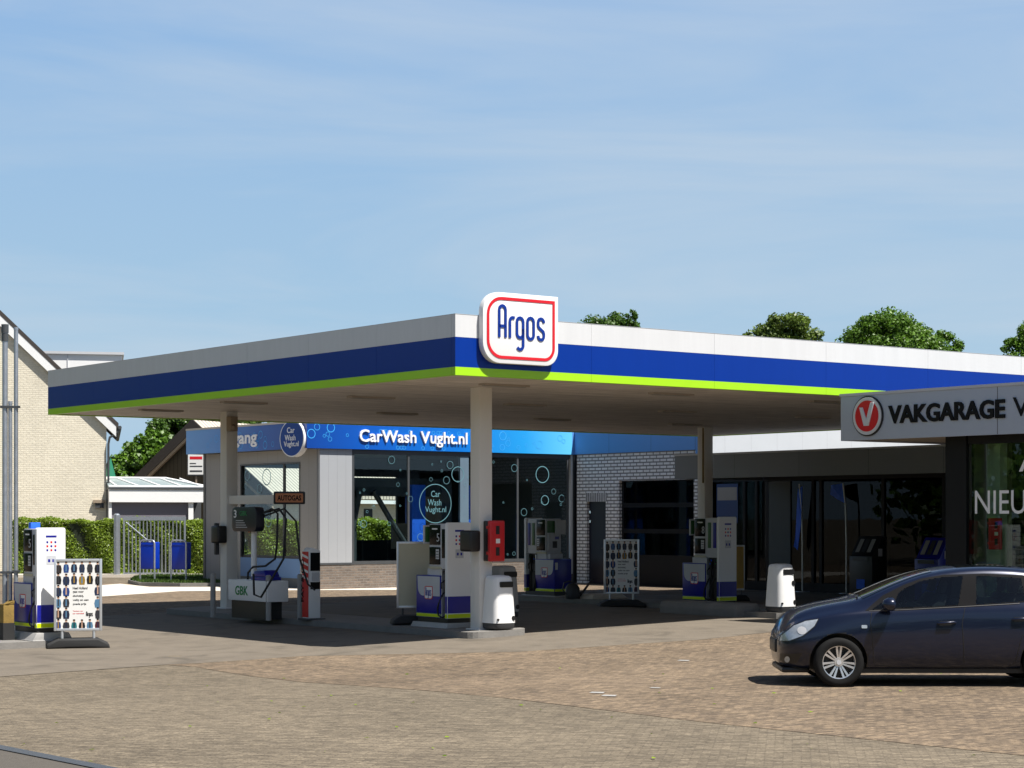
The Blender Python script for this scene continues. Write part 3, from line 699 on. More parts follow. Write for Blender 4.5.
# ------------------------------------------------------------------ things on the pillars
def pil(u, v, h): g = W(u, v); return g.z+h
pu, pv = PIL[0]
t = thing('fire_extinguisher_box', 'red and black fire extinguisher box on the near canopy pillar', 'extinguisher box', W(pu-.03, pv, 1.33), TH)
def firebox(t):
    MB().box(-.03,.29,-.27,-.142,0,.72).build('case', 'black', t, bevel=.02)
    d_ = MB().box(-.035,.295,-.36,-.272,-.005,.725); d_.build('lid', 'red', t, bevel=.03, seg=3)
    MB().box(.09,.17,-.364,-.359,.10,.25).box(.09,.17,-.364,-.359,.48,.63).build('window', 'black', t)
    MB().box(.09,.18,-.364,-.359,.32,.40).build('label_plate', 'paper', t)
    for z in (.12,.58): MB().box(-.05,-.03,-.34,-.26,z,z+.05).build('latch', 'red', t)
firebox(t)
t2 = thing('towel_dispenser', 'black paper towel dispenser on the near pillar, white towel hanging below', 'towel dispenser', W(pu-.14, pv-.02, 1.50), TH)
MB().box(-.24,-.002,-.17,.17,0,.38).build('housing', 'black', t2, bevel=.05, seg=3)
MB().add([(-.14,-.05,-.20),(-.10,.05,-.23),(-.08,.05,.01),(-.12,-.05,.01)], [(0,1,2,3)]).build('paper_towel', 'paper', t2)
pu, pv = PIL[1]
t2 = thing('towel_dispenser', 'black paper towel dispenser on the left canopy pillar by the gas unit', 'towel dispenser', W(pu-.14, pv-.02, 1.55), TH)
MB().box(-.24,-.002,-.17,.17,0,.38).build('housing', 'black', t2, bevel=.05, seg=3)
MB().box(-.1,-.004,.18,.27,-.26,.44).build('bracket', 'charcoal', t2, bevel=.02)

# ------------------------------------------------------------------ autogas unit on the first island
YG = P(229, 615, IS).y
def GPt(px, py, dz=IS): return P(px, py, dz)
ag = GPt(258, 617.5)
z0 = ag.z; sc = F/ag.y
g = thing('gas_dispenser', 'white bench shaped gas dispenser with dark rounded display head and hoses', 'gas dispenser', ag, TH)
# bench seen side-on along v : from px 231..288
MB().box(-.24,.24,-.80,.80,.34,.76).build('bench_box', 'white', g, bevel=.02)
MB().box(-.19,.19,-.62,.74,-.02,.34).build('base', 'black', g)
MB().cyl((.05,.25,.76),(.05,.25,2.2),.06).build('post', 'white', g, smooth=50)
MB().box(-.062,-.055,.21,.29,1.72,1.88).build('warning_plate', 'orange', g)
f = lambda p, q, t: (t, p, q)
hd = MB().prism(rrect(-.20,.80,1.74,2.24,.12,6), f, -.16, .04); hd.build('display_head', 'doornavy', g, bevel=.02)
tx = MB(); put_text(tx, '3', (-.162,.70,2.02), RV, UPZ, .11, .16, .004, 0, .01); put_text(tx, 'GBK', (-.162,.46,2.06), RV, UPZ, .30, .10, .004, 1, .01)
for k in range(4): tx.box(-.164,-.161,.16+.05*k,.62,1.82+k*.045,1.833+k*.045,2)
tx.build('display_print', ['textwhite','gbk','lightgrey'], g)
tx = MB(); put_text(tx, 'GBK', (-.243,.50,.45), RV, UPZ, .52, .19, .004, 0, .02); tx.build('maker_mark', 'gbk', g)
MB().box(-.18,.18,-.62,-.02,.765,.84).prism([(-.6,.84),(-.05,.84),(-.1,.94),(-.5,.97)], f, -.16, .16).build('nozzle_tray', 'purple', g, bevel=.02)
hz = []
def hang(a, b, sag, n=12): 
    a, b = Vector(a), Vector(b); return [a.lerp(b, i/n)+Vector((0,0,-sag*math.sin(math.pi*i/n))) for i in range(n+1)]
MB().tube([(.0,-.15,2.1),(0,-.55,2.2),(0,-.78,2.1),(0,-.75,1.5),(0,-.68,1.2),(0,-.3,1.05),(0,.2,1.02),(0,.4,.9),(0,.42,.74)], .022).build('hose', 'rubber', g, smooth=60)
MB().tube([(.05,-.15,2.12),(.05,-.75,2.2),(.05,-1.02,2.0),(.0,-1.0,1.2),(-.3,-1.05,.8),(-.48,-.95,.45),(-.52,-.75,.5),(-.45,-.6,.9)], .022).build('hose', 'rubber', g, smooth=60)
MB().tube([(.05,-.15,2.05),(.05,-.95,2.2),(.05,-1.4,1.95),(.05,-1.55,1.2),(.05,-1.85,.72),(.05,-2.1,.62)], .02).build('hose', 'rubber', g, smooth=60)
# autogas sign on an arm from the pillar
pz = W(*PIL[1])
sgn = thing('autogas_sign', 'small black and tan AUTOGAS sign on a grey arm from the left pillar', 'sign', W(PIL[1][0], PIL[1][1]-.141, 2.42), TH)
MB().box(-.08,.08,-2.1,0,-.02,.17).build('arm', 'pillar', sgn, bevel=.01)
# board faces the viewer
fb = thing('sign_holder', None, None); fb.parent = sgn; fb.location = (0,-2.12,-.01); fb.rotation_euler = (0,0,-TH+.05)
bpy.data.objects.remove(fb)
Rb = Matrix.Rotation(-TH+.05, 4, 'Z')
def rot_mb(mb, M4, off):
    mb.v = [tuple(M4 @ Vector(v)+Vector(off)) for v in mb.v]; return mb
rot_mb(MB().prism(rrect(-.06,.60,-.03,.24,.03), lambda p, q, t: (p, t, q), -.05, .03), Rb, (-.10,-2.08,-.0)).build('board', 'black', sgn, bevel=.008)
mb = MB().prism(rrect(-.02,.56,.01,.20,.02), lambda p, q, t: (p, t, q), -.054, -.049); rot_mb(mb, Rb, (-.10,-2.08,0)).build('panel', 'orange', sgn)
mb = MB(); put_text(mb, 'AUTOGAS', (.02,-.054,.045), RU, UPZ, .50, .115, .004, 0, .03); rot_mb(mb, Rb, (-.10,-2.08,0)).build('lettering', 'textblack', sgn)
# bollards
GBo = 'grey steel posts on the gas island'
for px, py, ytop, lab in ((213,616,574,'grey steel bollard left of the left canopy pillar'),(268.5,619.5,576,'grey steel bollard in front of the white gas bench'),(300,619,575,'grey steel bollard next to the red and white pay column')):
    p = P(px, py, IS); h = (py-ytop)*p.y/F
    bo = thing('bollard', lab, 'bollard', p, TH, GBo)
    MB().cyl((0,0,-.02),(0,0,h),.055,n=14).build('post', 'wallgrey', bo, smooth=50)
    MB().cyl((0,0,h),(0,0,h+.02),.055,.03,n=14).build('cap', 'wallgrey', bo, smooth=50)
# pay column
p = P(312, 619.5, IS); h = 72*p.y/F
pc = thing('pay_column', 'slim white pay column with red striped side and black screen', 'pay column', p, TH)
f2 = lambda a, q, t: (a, t, q)
MB().prism([(-.15,.03),(.12,.03),(.12,h-.06),(-.08,h),(-.15,h-.06)], f2, -.12, .12).build('housing', 'white', pc, bevel=.012)
st = MB().box(-.155,-.151,-.115,.115,.05,h-.08, 0)
for k in range(4): st.add([(-.157,.115,h-.12-k*.14),(-.157,-.115,h-.24-k*.14+.06),(-.157,-.115,h-.29-k*.14+.06),(-.157,.115,h-.17-k*.14)], [(0,1,2,3)], 1)
st.build('striped_panel', ['red','paper'], pc)
tx = MB(); put_text(tx, 'PAY & GO', (-.159,.05,.35), (0,0,1), (0,1,0), .85, .10, .002, 0, .02); 
tx.build('column_text', 'textblack', pc)
MB().box(-.11,.11,-.126,-.121,h-.46,h-.10,0).box(-.11,.11,-.126,-.121,h-.82,h-.68,0).box(-.08,.09,-.127,-.121,h-.66,h-.49,1).build('screen', ['screen','lightgrey'], pc)
MB().box(-.22,.2,-.18,.18,-.01,.03).build('foot_plate', 'darkgrey', pc, bevel=.005)

# ------------------------------------------------------------------ left edge: vent pipes, weathered box
GV = 'vent pipes at the left edge'
for px, py, yt, rad, cap, lab in ((5,640,330,.048,True,'tall steel vent pipe with dark cap at the left edge'),(16,638,330,.038,False,'tall slim steel vent pipe nearest the left pump'),(10.3,640,404,.036,False,'shorter steel vent pipe between the two tall ones')):
    p = P(px, py, IS); Y = p.y+.6; p = Vector((WX(px, Y), Y, gz(p.x, Y)+IS)); zt = WZ(yt, Y)-p.z
    v = thing('vent_pipe', lab, 'vent pipe', p, 0, GV)
    MB().cyl((0,0,-.02),(0,0,zt),rad,n=14).build('pipe', 'steel', v, smooth=50)
    if cap: MB().cyl((0,0,zt-.05),(0,0,zt+.1),rad*1.35,n=14).cyl((0,0,zt-.2),(0,0,zt-.06),rad*1.2,n=14).build('cap', 'darkgrey', v, smooth=50)
    else: MB().cyl((0,0,zt),(0,0,zt+.05),rad*1.1,n=14).build('cap', 'steel', v, smooth=50)
    zc = WZ(407, Y)-p.z
    MB().box(-rad-.03, rad+.03, -rad-.012, rad+.012, zc-.02, zc+.02).build('clamp', 'darkgrey', v)
    MB().box(-rad-.03, rad+.03, -rad-.012, rad+.012, 1.15, 1.19).build('clamp', 'darkgrey', v)
p = P(1, 641, IS)
bx = thing('guard_post', 'weathered yellow guard box at the bottom of the vent pipes', 'guard post', p+Vector((0,.35,0)), TH)
MB().box(-.10,.10,-.12,.12,-.02,.62).prism([(-.11,.62),(.11,.62),(.11,.70),(-.02,.62)], f2, -.12, .12).build('box', 'rust', bx, bevel=.012)
MB().box(-.106,.106,-.126,.126,-.02,.30).build('skirt', 'rubber', bx)

# ------------------------------------------------------------------ blue bins on the lawn
GBB = 'blue waste bins on the lawn'
for (a, ya, b_, yb, lab) in ((139,579.5,156,581.5,'blue bin in a bent steel tube frame, left of the pair'),(170,580,187.5,582,'blue bin in a bent steel tube frame, right of the pair')):
    p0, p1 = P(a, ya, .114), P(b_, yb, .114); c = (p0+p1)/2; d = p1-p0; L = d.length; rz = math.atan2(d.y, d.x)*.35
    L = (b_-a)/F*c.y
    o = thing('waste_bin', lab, 'waste bin', c, rz, GBB)
    h = 1.28; r = L/2
    pts = [(-r,0,-.02),(-r,0,h-.12)]+[(-r+.12-.12*math.cos(i*math.pi/10), 0, h-.12+.12*math.sin(i*math.pi/10)) for i in range(1,6)]+[(r-.12+.12*math.sin(i*math.pi/10), 0, h-.12+.12*math.cos(i*math.pi/10)) for i in range(1,6)]+[(r,0,-.02)]
    MB().tube(pts, .03, 10).build('tube_frame', 'steel', o, smooth=60)
    MB().box(-r+.025,r-.025,-.02,.34,.36,1.22).build('bin_body', 'binblue', o, bevel=.03, seg=3)
    MB().box(-r+.04,r-.04,-.028,.35,1.12,1.17).build('rim', 'binblue', o, bevel=.01)

# ------------------------------------------------------------------ gate, post, hedge
p0, p1 = P(123.5, 574.5, .1), P(186, 574.5, .1); Yg = p0.y-.05
gt = thing('metal_gate', 'galvanised bar gate standing open in front of the hedge', 'gate', (p0.x, Yg, .0), 0)
gw = WX(186, Yg)-WX(123.5, Yg); ght = WZ(516.5, Yg)
MB().box(0,.06,-.03,.03,.08,ght).box(gw-.06,gw,-.03,.03,.08,ght).box(.06,gw-.06,-.03,.03,ght-.14,ght).box(.06,gw-.06,-.025,.025,.12,.17).build('gate_frame', 'steel', gt)
for i in range(15):
    x = .06+(gw-.12)*(i+1)/16; MB().cyl((x,0,.17),(x,0,ght-.13),.022,n=8).build('bar', 'steel', gt)
MB().tube([(.1,-.03,ght-.2),(gw*.45,-.03,ght-.95)], .022).build('brace', 'steel', gt)
gp = thing('gate_post', 'round grey steel gate post left of the bar gate', 'gate post', (WX(117,Yg), Yg, 0), 0)
MB().cyl((0,0,0),(0,0,WZ(515,Yg)),.115,n=18).build('post', 'steel', gp, smooth=50)
MB().cyl((0,0,WZ(515,Yg)),(0,0,WZ(514,Yg)+.02),.115,.06,n=18).build('cap', 'steel', gp, smooth=50)

def leaf_cloud(pts, nrm, size, jitter=.9):
    """one small bent quad per point, spread in numpy"""
    n = len(pts); rng = np.random
    nn = nrm+rng.normal(0, jitter, (n,3)); nn /= np.linalg.norm(nn, axis=1, keepdims=True)+1e-9
    a = np.cross(nn, rng.normal(0,1,(n,3))); a /= np.linalg.norm(a, axis=1, keepdims=True)+1e-9
    b = np.cross(nn, a); s = (size*rng.uniform(.6,1.3,n))[:,None]
    v = np.stack([pts-a*s*.5, pts+b*s*.32, pts+a*s*.5, pts-b*s*.32], 1).reshape(-1,3)
    f = np.arange(4*n).reshape(-1,4)
    return v, f
def cloud_obj(name, v, f, m, parent=None):
    me = bpy.data.meshes.new(name); me.from_pydata(v.tolist(), [], f.tolist()); me.materials.append(M[m])
    o = bpy.data.objects.new(name, me); COL.objects.link(o)
    if parent: o.parent = parent
    return o
HY = P(100, 574, .1).y+.5; HT = WZ(521, HY)
x0, x1 = WX(12, HY), WX(470, HY)
hd = thing('hedge', 'clipped bright green hedge in front of the cream house', 'hedge', (x0, HY, 0), 0)
n = 74000; L = x1-x0
k = np.random.rand(n); px_ = np.random.rand(n)*L; pts = np.zeros((n,3)); nr = np.zeros((n,3))
fm = k < .72; tm = (k >= .72)
zz = np.random.rand(n)*HT
bulge = .10*np.sin(px_*2.1)+.07*np.sin(px_*5.3+zz*3)
pts[:,0] = px_; pts[fm,1] = -bulge[fm]-.02+np.abs(np.random.normal(0,.07,fm.sum())); pts[fm,2] = zz[fm]; nr[fm] = (0,-.7,.25)
pts[tm,1] = np.random.rand(tm.sum())*.9; pts[tm,2] = HT+.05*np.sin(px_[tm]*1.7)+.04*np.sin(px_[tm]*6)+np.random.normal(0,.035,tm.sum()); nr[tm] = (0,-.2,.8)
pts[fm,2] *= (1+.03*np.sin(px_[fm]*1.7))
v, f_ = leaf_cloud(pts, nr, .085, .6)
cloud_obj('foliage', v, f_, 'hedge', hd)
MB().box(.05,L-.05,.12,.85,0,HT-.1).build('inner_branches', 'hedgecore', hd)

# ------------------------------------------------------------------ trees
def tree(label, px, Y, lobes, m, size=.26, dens=260, trunk_r=.3, group='trees behind the station'):
    """lobes: (px, py, radius m, depth offset)"""
    X = WX(px, Y); o = thing('tree', label, 'tree', (X, Y, 0), 0, group)
    P_, N_ = [], []; tops = []
    for (lx, ly, r, dy) in lobes:
        c = np.array([WX(lx, Y+dy)-X, dy, WZ(ly, Y+dy)]); tops.append((c, r))
        nsub = max(7, int(13*r)); 
        for q in range(nsub):
            dvec = np.random.normal(0,1,3); dvec /= np.linalg.norm(dvec); sr = r*np.random.uniform(.18,.46)
            cc = c+dvec*(r-sr*.6)*np.random.uniform(.75,1.12)*np.array([1.05,1,.9]); k = int(dens*sr*sr*3.2)
            d = np.random.normal(0,1,(k,3)); d /= np.linalg.norm(d, axis=1, keepdims=True)
            rad = sr*np.random.uniform(.4,1.25,(k,1)); P_.append(cc+d*rad*np.array([1,1,.8])); N_.append(d*.6+np.array([0,0,.4]))
    v, f_ = leaf_cloud(np.concatenate(P_), np.concatenate(N_), size, .6)
    cloud_obj('crown', v, f_, m, o)
    tb = MB(); zt = max(c[2] for c, r in tops)
    tb.tube([(0,0,-.1),(.05,.05,zt*.3),(-.05,0,zt*.55),(.0,.05,zt*.8)], [trunk_r*1.3,trunk_r,trunk_r*.75,trunk_r*.3], 10)
    for c, r in tops:
        z1 = min(c[2]*.7, zt*.6); tb.tube([(0,0,z1*.85),(c[0]*.5,c[1]*.5,(z1+c[2])*.5),(c[0],c[1],c[2])], [trunk_r*.5,trunk_r*.3,.05], 7)
    tb.build('trunk', 'bark', o, smooth=60)
    return o
tree('small dark green treetop just right of the station sign', 615, 108, [(607,327,.6,0),(625,324,.75,.5),(616,326,.65,0),(597,324,.3,0),(631,316,.35,0),(612,350,2.2,1),(640,370,2.4,1),(590,372,2.4,0)], 'leafdark', .16, 651)
tree('round olive treetop rising over the middle of the white fascia', 790, 104, [(786,336,1.35,0),(775,341,1.0,0),(803,339,1.1,.5),(747,341,.5,0),(820,346,.55,0),(737,345,.3,0),(790,380,2.8,1),(750,385,1.9,1),(830,388,2.0,0)], 'leafolive', .16, 775)
tree('broad green treetop over the right half of the fascia', 893, 98, [(890,338,1.55,0),(908,337,1.2,.4),(868,342,1.1,0),(926,344,.95,.3),(943,348,.85,0),(854,344,.75,0),(878,333,.8,0),(900,326,.55,0),(895,375,2.8,1),(940,385,2.2,1),(850,385,2.2,1)], 'leaf', .16, 682)
tree('leafy treetop cut by the right edge of the picture', 1030, 96, [(1024,350,.95,0),(1032,336,.9,0),(1012,348,.6,0),(1040,350,1.5,.5),(1036,326,.5,0),(1030,390,2.4,0)], 'leaf', .16, 651)
tree('light green bushy tree between the cream house and the brown barn', 135, 99, [(120,474,.8,0),(138,460,1.0,0),(152,452,1.1,.5),(156,438,.6,.5),(112,483,.7,0),(165,470,1.5,0),(132,482,1.4,0),(118,495,1.4,0)], 'leaf', .24, 420)
tree('dark green tree standing behind the brown barn roof', 185, 104, [(172,432,1.2,0),(186,440,1.9,0),(205,430,2.0,.5),(222,436,2.1,0),(172,452,1.5,0),(245,432,1.9,0)], 'leafdark', .16, 651)

# ------------------------------------------------------------------ cream house
HYh = 76.0
hc = Vector((WX(106.5,HYh), HYh, 0)); rzh = math.radians(11.6)
ho = thing('cream_house', 'cream painted brick house with dark tiled gable roof and white bargeboard', 'house', hc, rzh)
hw = 6.6; ez = WZ(431, HYh)+.55; slope = .965; rz_ = ez+hw*slope; dep = 12.0
g5 = [(-2*hw,0),(0,0),(0,ez-.3),(-hw,rz_-.3),(-2*hw,ez-.3)]
fx = lambda p, q, t: (p, t, q)
MB().prism(g5, fx, 0, dep).build('wall', 'creambrick', ho)
def roof(mb, mir, off0, th, ya, yb, m=0, ex=.45):
    pts = [(-hw, rz_+off0), (ex, ez-ex*slope+off0), (ex, ez-ex*slope+off0+th), (-hw, rz_+off0+th)]
    if mir: pts = [(-2*hw-p, q) for p, q in pts]
    mb.prism(pts, fx, ya, yb, m)
mb = MB(); roof(mb, 0, -.02, .2, -.17, dep+.3); roof(mb, 1, -.02, .2, -.17, dep+.3)
rf = mb.build('roof', 'darktile', ho)
mb = MB(); roof(mb, 0, -.42, .40, -.16, -.12, ex=.36); roof(mb, 1, -.42, .40, -.16, -.12, ex=.36); mb.build('bargeboard', 'white', ho)
mb = MB(); roof(mb, 0, -.44, .30, -.118, 0, ex=.36); mb.build('verge_soffit', 'wallgrey', ho)
gl_ = MB().tube([(.50,-.2,ez-.42),(.50,dep,ez-.42)], .07, 10); gl_.build('gutter', 'darkgrey', ho, smooth=50)
MB().tube([(.48,-.14,ez-.46),(.40,-.12,ez-.62),(.12,-.1,ez-.80),(.07,-.1,ez-1.05),(.07,-.1,.2)], .045).build('downpipe', 'darkgrey', ho, smooth=50)
Yd = HYh+3.0
dx0 = WX(66,Yd)-hc.x+.5; zt = WZ(354,Yd)
dm = MB().box(-2.45, .6, 2.4, 7.5, zt-2.1, zt-.08).box(-2.50,.68,2.3,7.6,zt-.08,zt+.02,1)
dm.build('dormer', ['white','lightgrey'], ho)
MB().box(-1.5,-1.47,2.37,2.4,zt-2.0,zt-.1).build('dormer_seam', 'lightgrey', ho)
MB().box(-.5,-.05,-.16,-.001,WZ(503,HYh),WZ(500,HYh)).box(-.42,-.1,-.12,-.001,WZ(508,HYh),WZ(503,HYh)-.002,1).build('wall_lamp', ['timber','charcoal'], ho)

# white annex with skylight
YA = 75.0
an = thing('white_annex', 'flat white garden annex with milky glass roof lights next to the cream house', 'annex', (WX(107.5,YA), YA+.3, 0), math.radians(18))
aw = (WX(206,YA)-WX(107.5,YA))*1.06
zA0, zA1 = WZ(502,YA), WZ(489,YA)
MB().box(0,aw,0,.35,zA0,zA1).build('fascia_board', 'white', an)
MB().box(-.02,aw+.02,-.04,3,zA1+.001,zA1+.07).build('roof_edge', 'darkgrey', an)
MB().box(.12,WX(187,YA)-WX(107.5,YA),.22,.3,0,zA0).build('garage_door', 'mauve', an)
MB().box(0,.11,.1,.4,0,zA0-.001).box(WX(187.5,YA)-WX(107.5,YA),WX(192.5,YA)-WX(107.5,YA),.1,.4,0,zA0-.001).build('post', 'white', an)
MB().box(0,aw,2.8,3.0,0,zA1).build('back_wall', 'interior', an)
lx0, lx1 = 0, aw-.12; zl = zA1+.071; zr = WZ(478.5,YA+1.2)
sk = MB(); sk.add([(lx0,.1,zl),(lx1,.1,zl),(lx1-1.5,1.2,zr),(lx0,1.2,zr),(lx1,2.3,zl),(lx0,2.3,zl)], [(0,1,2,3),(1,4,2),(4,5,3,2),(0,3,5)])
sk.build('roof_light', 'skylight', an)
rb = MB()
for a in (0.02,.9,1.75,2.55,3.3):
    rb.tube([(a+.35*(a>0)*.9,.08,zl+.02),(max(0,a-.45),1.2,zr+.02)], .035, 6)
rb.tube([(0,1.2,zr+.03),(lx1-1.5,1.2,zr+.03),(lx1,.1,zl+.03)], .045, 6); rb.tube([(0,.08,zl+.03),(lx1,.08,zl+.03)], .04, 6)
rb.build('glazing_bar', 'white', an)

# brown barn
YB = 83.0
pk = Vector((WX(197,YB), YB, 0)); rzb = math.radians(-27)
ba = thing('brown_barn', 'dark brown boarded gable barn with pale ribbed roof behind the car wash', 'barn', pk, rzb)
zp = WZ(424,YB); bh = 3.55; ze = WZ(491,YB); bl = 19.0
MB().prism([(-bh,0),(bh,0),(bh,ze-.05),(0,zp-.2),(-bh,ze-.05)], fx, 0, .2).build('gable_wall', 'boards', ba)
MB().box(bh-.2,bh,.2,bl,0,ze-.05).build('side_wall', 'creambrick', ba)
MB().box(-bh,-bh+.2,.2,bl,0,ze-.05).build('side_wall', 'boards', ba)
sl = (zp-ze)/bh
mb = MB(); mb.prism([(0,zp-.02),(bh+.35,ze-.35*sl-.02),(bh+.35,ze-.35*sl+.16),(0,zp+.16)], fx, -.3, bl); mb.build('roof_slope', 'tile', ba)
mb = MB(); mb.prism([(0,zp-.02),(-bh-.35,ze-.35*sl-.02),(-bh-.35,ze-.35*sl+.16),(0,zp+.16)], fx, -.3, bl); mb.build('roof_slope', 'darktile', ba)
for s in (1,-1):
    MB().prism([(0,zp-.30),(s*(bh+.4),ze-.4*sl-.30),(s*(bh+.4),ze-.4*sl+.20),(0,zp+.20)], fx, -.36, -.3).build('verge_board', 'darktile', ba)
    MB().prism([(0,zp-.46),(s*(bh+.4),ze-.4*sl-.46),(s*(bh+.4),ze-.4*sl-.31),(0,zp-.31)], fx, -.33, -.2).build('verge_trim', 'timber', ba)
MB().box(bh+.3,bh+.48,-.3,bl,ze-.5,ze-.34).build('gutter', 'white', ba)
for y in (3.2,7.5,12): MB().box(bh-.01,bh+.03,y,y+.7,1.6,2.5).build('window', 'screen', ba)
# lower lean-to roof line left of the barn
MB().prism([(-bh-.6,ze-.2),(-bh-2.6,ze-2.4),(-bh-2.6,ze-2.1),(-bh-.6,ze+.15)], fx, .6, 6).build('lean_to_roof', 'darktile', ba)
# notice board on the barn
e = thing('notice_board', 'white notice board with red heading on the brown gable', 'notice board', Vector((WX(188,81.2), 81.2, WZ(474.5,81.2))), 0)
bwid = WX(204,81.2)-WX(188,81.2); bhei = (475-454)*81.2/F
MB().box(0,bwid,0,.05,0,bhei).build('panel', 'paper', e)
MB().box(-.03,bwid+.03,.01,.06,-.05,0).box(-.03,0,.01,.06,0,bhei).build('frame', 'charcoal', e)
MB().box(.07,bwid-.07,-.004,0,bhei*.72,bhei*.86,0).box(.07,bwid*.5,-.004,0,bhei*.5,bhei*.55,1).box(.07,bwid-.07,-.004,0,bhei*.36,bhei*.42,1).box(.07,bwid-.07,-.004,0,bhei*.12,bhei*.2,1).build('print', ['signred','charcoal'], e)
MB().box(bwid*.45,bwid*.55,.06,.12,-WZ(474.5,81.2),bhei).build('stake', 'timber', e)
# green parasol
e = thing('folded_parasol', 'folded green garden parasol at the corner of the cream house', 'parasol', (WX(109.5,79.5), 79.5, 0), 0)
MB().cyl((0,0,0),(0,0,WZ(457,79.5)),.03).build('pole', 'timber', e)
MB().cyl((0,0,WZ(482,79.5)),(0,0,WZ(457.5,79.5)),.30,.05,n=14).build('canvas', 'parasol', e)

# ------------------------------------------------------------------ car wash
FB, FTp = 4.137, 4.89
cwh = thing('car_wash', 'glazed car wash hall with blue bubble fascia behind the canopy', 'car wash', W(12,23.6,0), TH)
X1, Y1 = 9.58, 7.05
# fascias
fm_ = gradient('fascia_print_front', 0, [(0,lin(8,62,145)),(.25,lin(0,84,180)),(.55,lin(0,108,200)),(.8,lin(35,150,220)),(1,lin(100,195,240))], -.5, 9.5)
fl_ = gradient('fascia_print_side', 1, [(0,lin(10,60,140)),(.35,lin(25,85,170)),(1,lin(95,160,225))], 0, 7.3)
MB().box(-.5,X1-.16,-.1,.0,FB,FTp).build('fascia', fm_, cwh)
MB().box(X1-.158,X1-.002,-.1,.0,FB,FTp).build('fascia_end', 'bluepanel', cwh)
MB().box(-.5,-.4,.002,7.3,FB,FTp).box(-.52,-.38,0,7.3,FTp+.001,FTp+.06,1).build('fascia', [fl_,'paleconc'], cwh)
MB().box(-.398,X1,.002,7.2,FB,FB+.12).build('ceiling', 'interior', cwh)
MB().box(-.398,X1,.002,7.2,FTp-.1,FTp-.02).build('roof', 'roofflat', cwh)
tx = MB(); xl = lambda p: ((15.2+51.09*((p-512)/F))/(.796-.605*((p-512)/F)))-12
put_text(tx, 'CarWash Vught.nl', (xl(356.5),-.103,4.25), RU, UPZ, xl(464)-xl(356.5), .48, .05, 0, .012)
tx.build('lettering', 'textwhite', cwh)
tx = MB(); put_text(tx, 'Ingang', (-.503,4.75,4.25), RV, UPZ, 2.0, .50, .03, 0, .022); tx.build('lettering', 'textwhite', cwh)
rb = MB()
for _ in range(46):
    x = random.uniform(-.4,X1-.5); z = random.uniform(FB+.1,FTp-.1); r = random.choice([.05,.05,.07,.1,.14])
    if 1.0 < x < 6.2: z = random.choice([FB+.08,FTp-.2]); r = .06
    rb.ring((x,-.104,z), r, max(.012,r*.16), RU, UPZ)
for _ in range(22):
    y = random.uniform(.2,7); r = random.choice([.05,.08,.12]); rb.ring((-.504,y,random.uniform(FB+.15,FTp-.2)), r, max(.012,r*.16), RV, UPZ)
rb.build('bubble_print', 'ringblue', cwh)
# walls
MB().box(0,1.12,0,.12,.78,FB-.002).build('clad_panel', 'cladding', cwh)
MB().box(0,1.13,-.012,-.001,.72,.78).build('flashing', 'darkgrey', cwh)
MB().box(0,X1,.002,.15,0,.715).build('base_wall', 'basebrick', cwh)
MB().box(.0,.14,.152,1.1,0,FB-.002).box(0,.14,4.67,Y1,0,FB-.002).box(0,.14,1.1,4.67,3.74,FB-.002).build('side_wall', 'sidegrey', cwh)
MB().box(-.006,.1,1.102,4.668,.30,.88).build('side_panel', mat('panel_steel_blue', lin(85,120,165), .4), cwh)
MB().box(-.004,.1,1.102,4.668,0,.298).build('side_plinth', 'darkgrey', cwh)
MB().box(-.02,-.001,Y1-.12,Y1,0,FB-.004).box(-.02,-.001,4.62,4.67,.9,3.76).box(-.02,-.001,1.1,1.14,.9,3.76).box(-.02,-.001,1.14,4.62,3.72,3.76).build('trim', 'darkgrey', cwh)
MB().box(.03,.08,2.05,2.15,.88,3.74).box(.03,.08,1.14,4.64,.88,.96).box(.03,.08,4.6,4.66,.96,3.74).build('window_frame', 'black', cwh)
MB().box(.05,.056,1.15,4.6,.96,3.74).build('window_glass', 'glass', cwh)
ys = [1.12, xl(408), xl(463), xl(491), xl(517), 9.3]
fr_ = MB(); fr_.box(1.13,9.4,-.005,.06,.72,.82); fr_.box(1.13,9.4,-.005,.06,FB-.14,FB-.003)
for x in (1.16, xl(408), xl(517), 9.32): fr_.box(x-.035,x+.035,-.004,.059,.821,FB-.141)
fr_.build('window_frame', 'darkgrey', cwh)
MB().box(xl(459.5),xl(468),-.003,.09,.822,FB-.142).build('column', mat('blue_grey_steel', lin(95,115,130), .45), cwh)
MB().box(1.2,9.3,.02,.026,.82,FB-.14).build('window_glass', 'glass', cwh)
MB().box(9.42,9.50,-.02,.1,.3,FB-.004,0).box(9.501,9.578,-.01,.1,0,FB-.004,1).build('corner_post', ['alu','darkgrey'], cwh)
# back wall with openings
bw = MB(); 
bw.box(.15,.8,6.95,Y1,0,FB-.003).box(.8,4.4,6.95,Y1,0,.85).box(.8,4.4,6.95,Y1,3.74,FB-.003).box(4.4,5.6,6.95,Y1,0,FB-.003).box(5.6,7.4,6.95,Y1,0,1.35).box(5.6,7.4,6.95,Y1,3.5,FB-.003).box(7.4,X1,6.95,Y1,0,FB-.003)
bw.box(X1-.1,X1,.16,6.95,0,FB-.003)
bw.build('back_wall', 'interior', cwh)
MB().box(.15,X1-.1,.16,6.94,.012,.03).build('floor', 'interior', cwh)
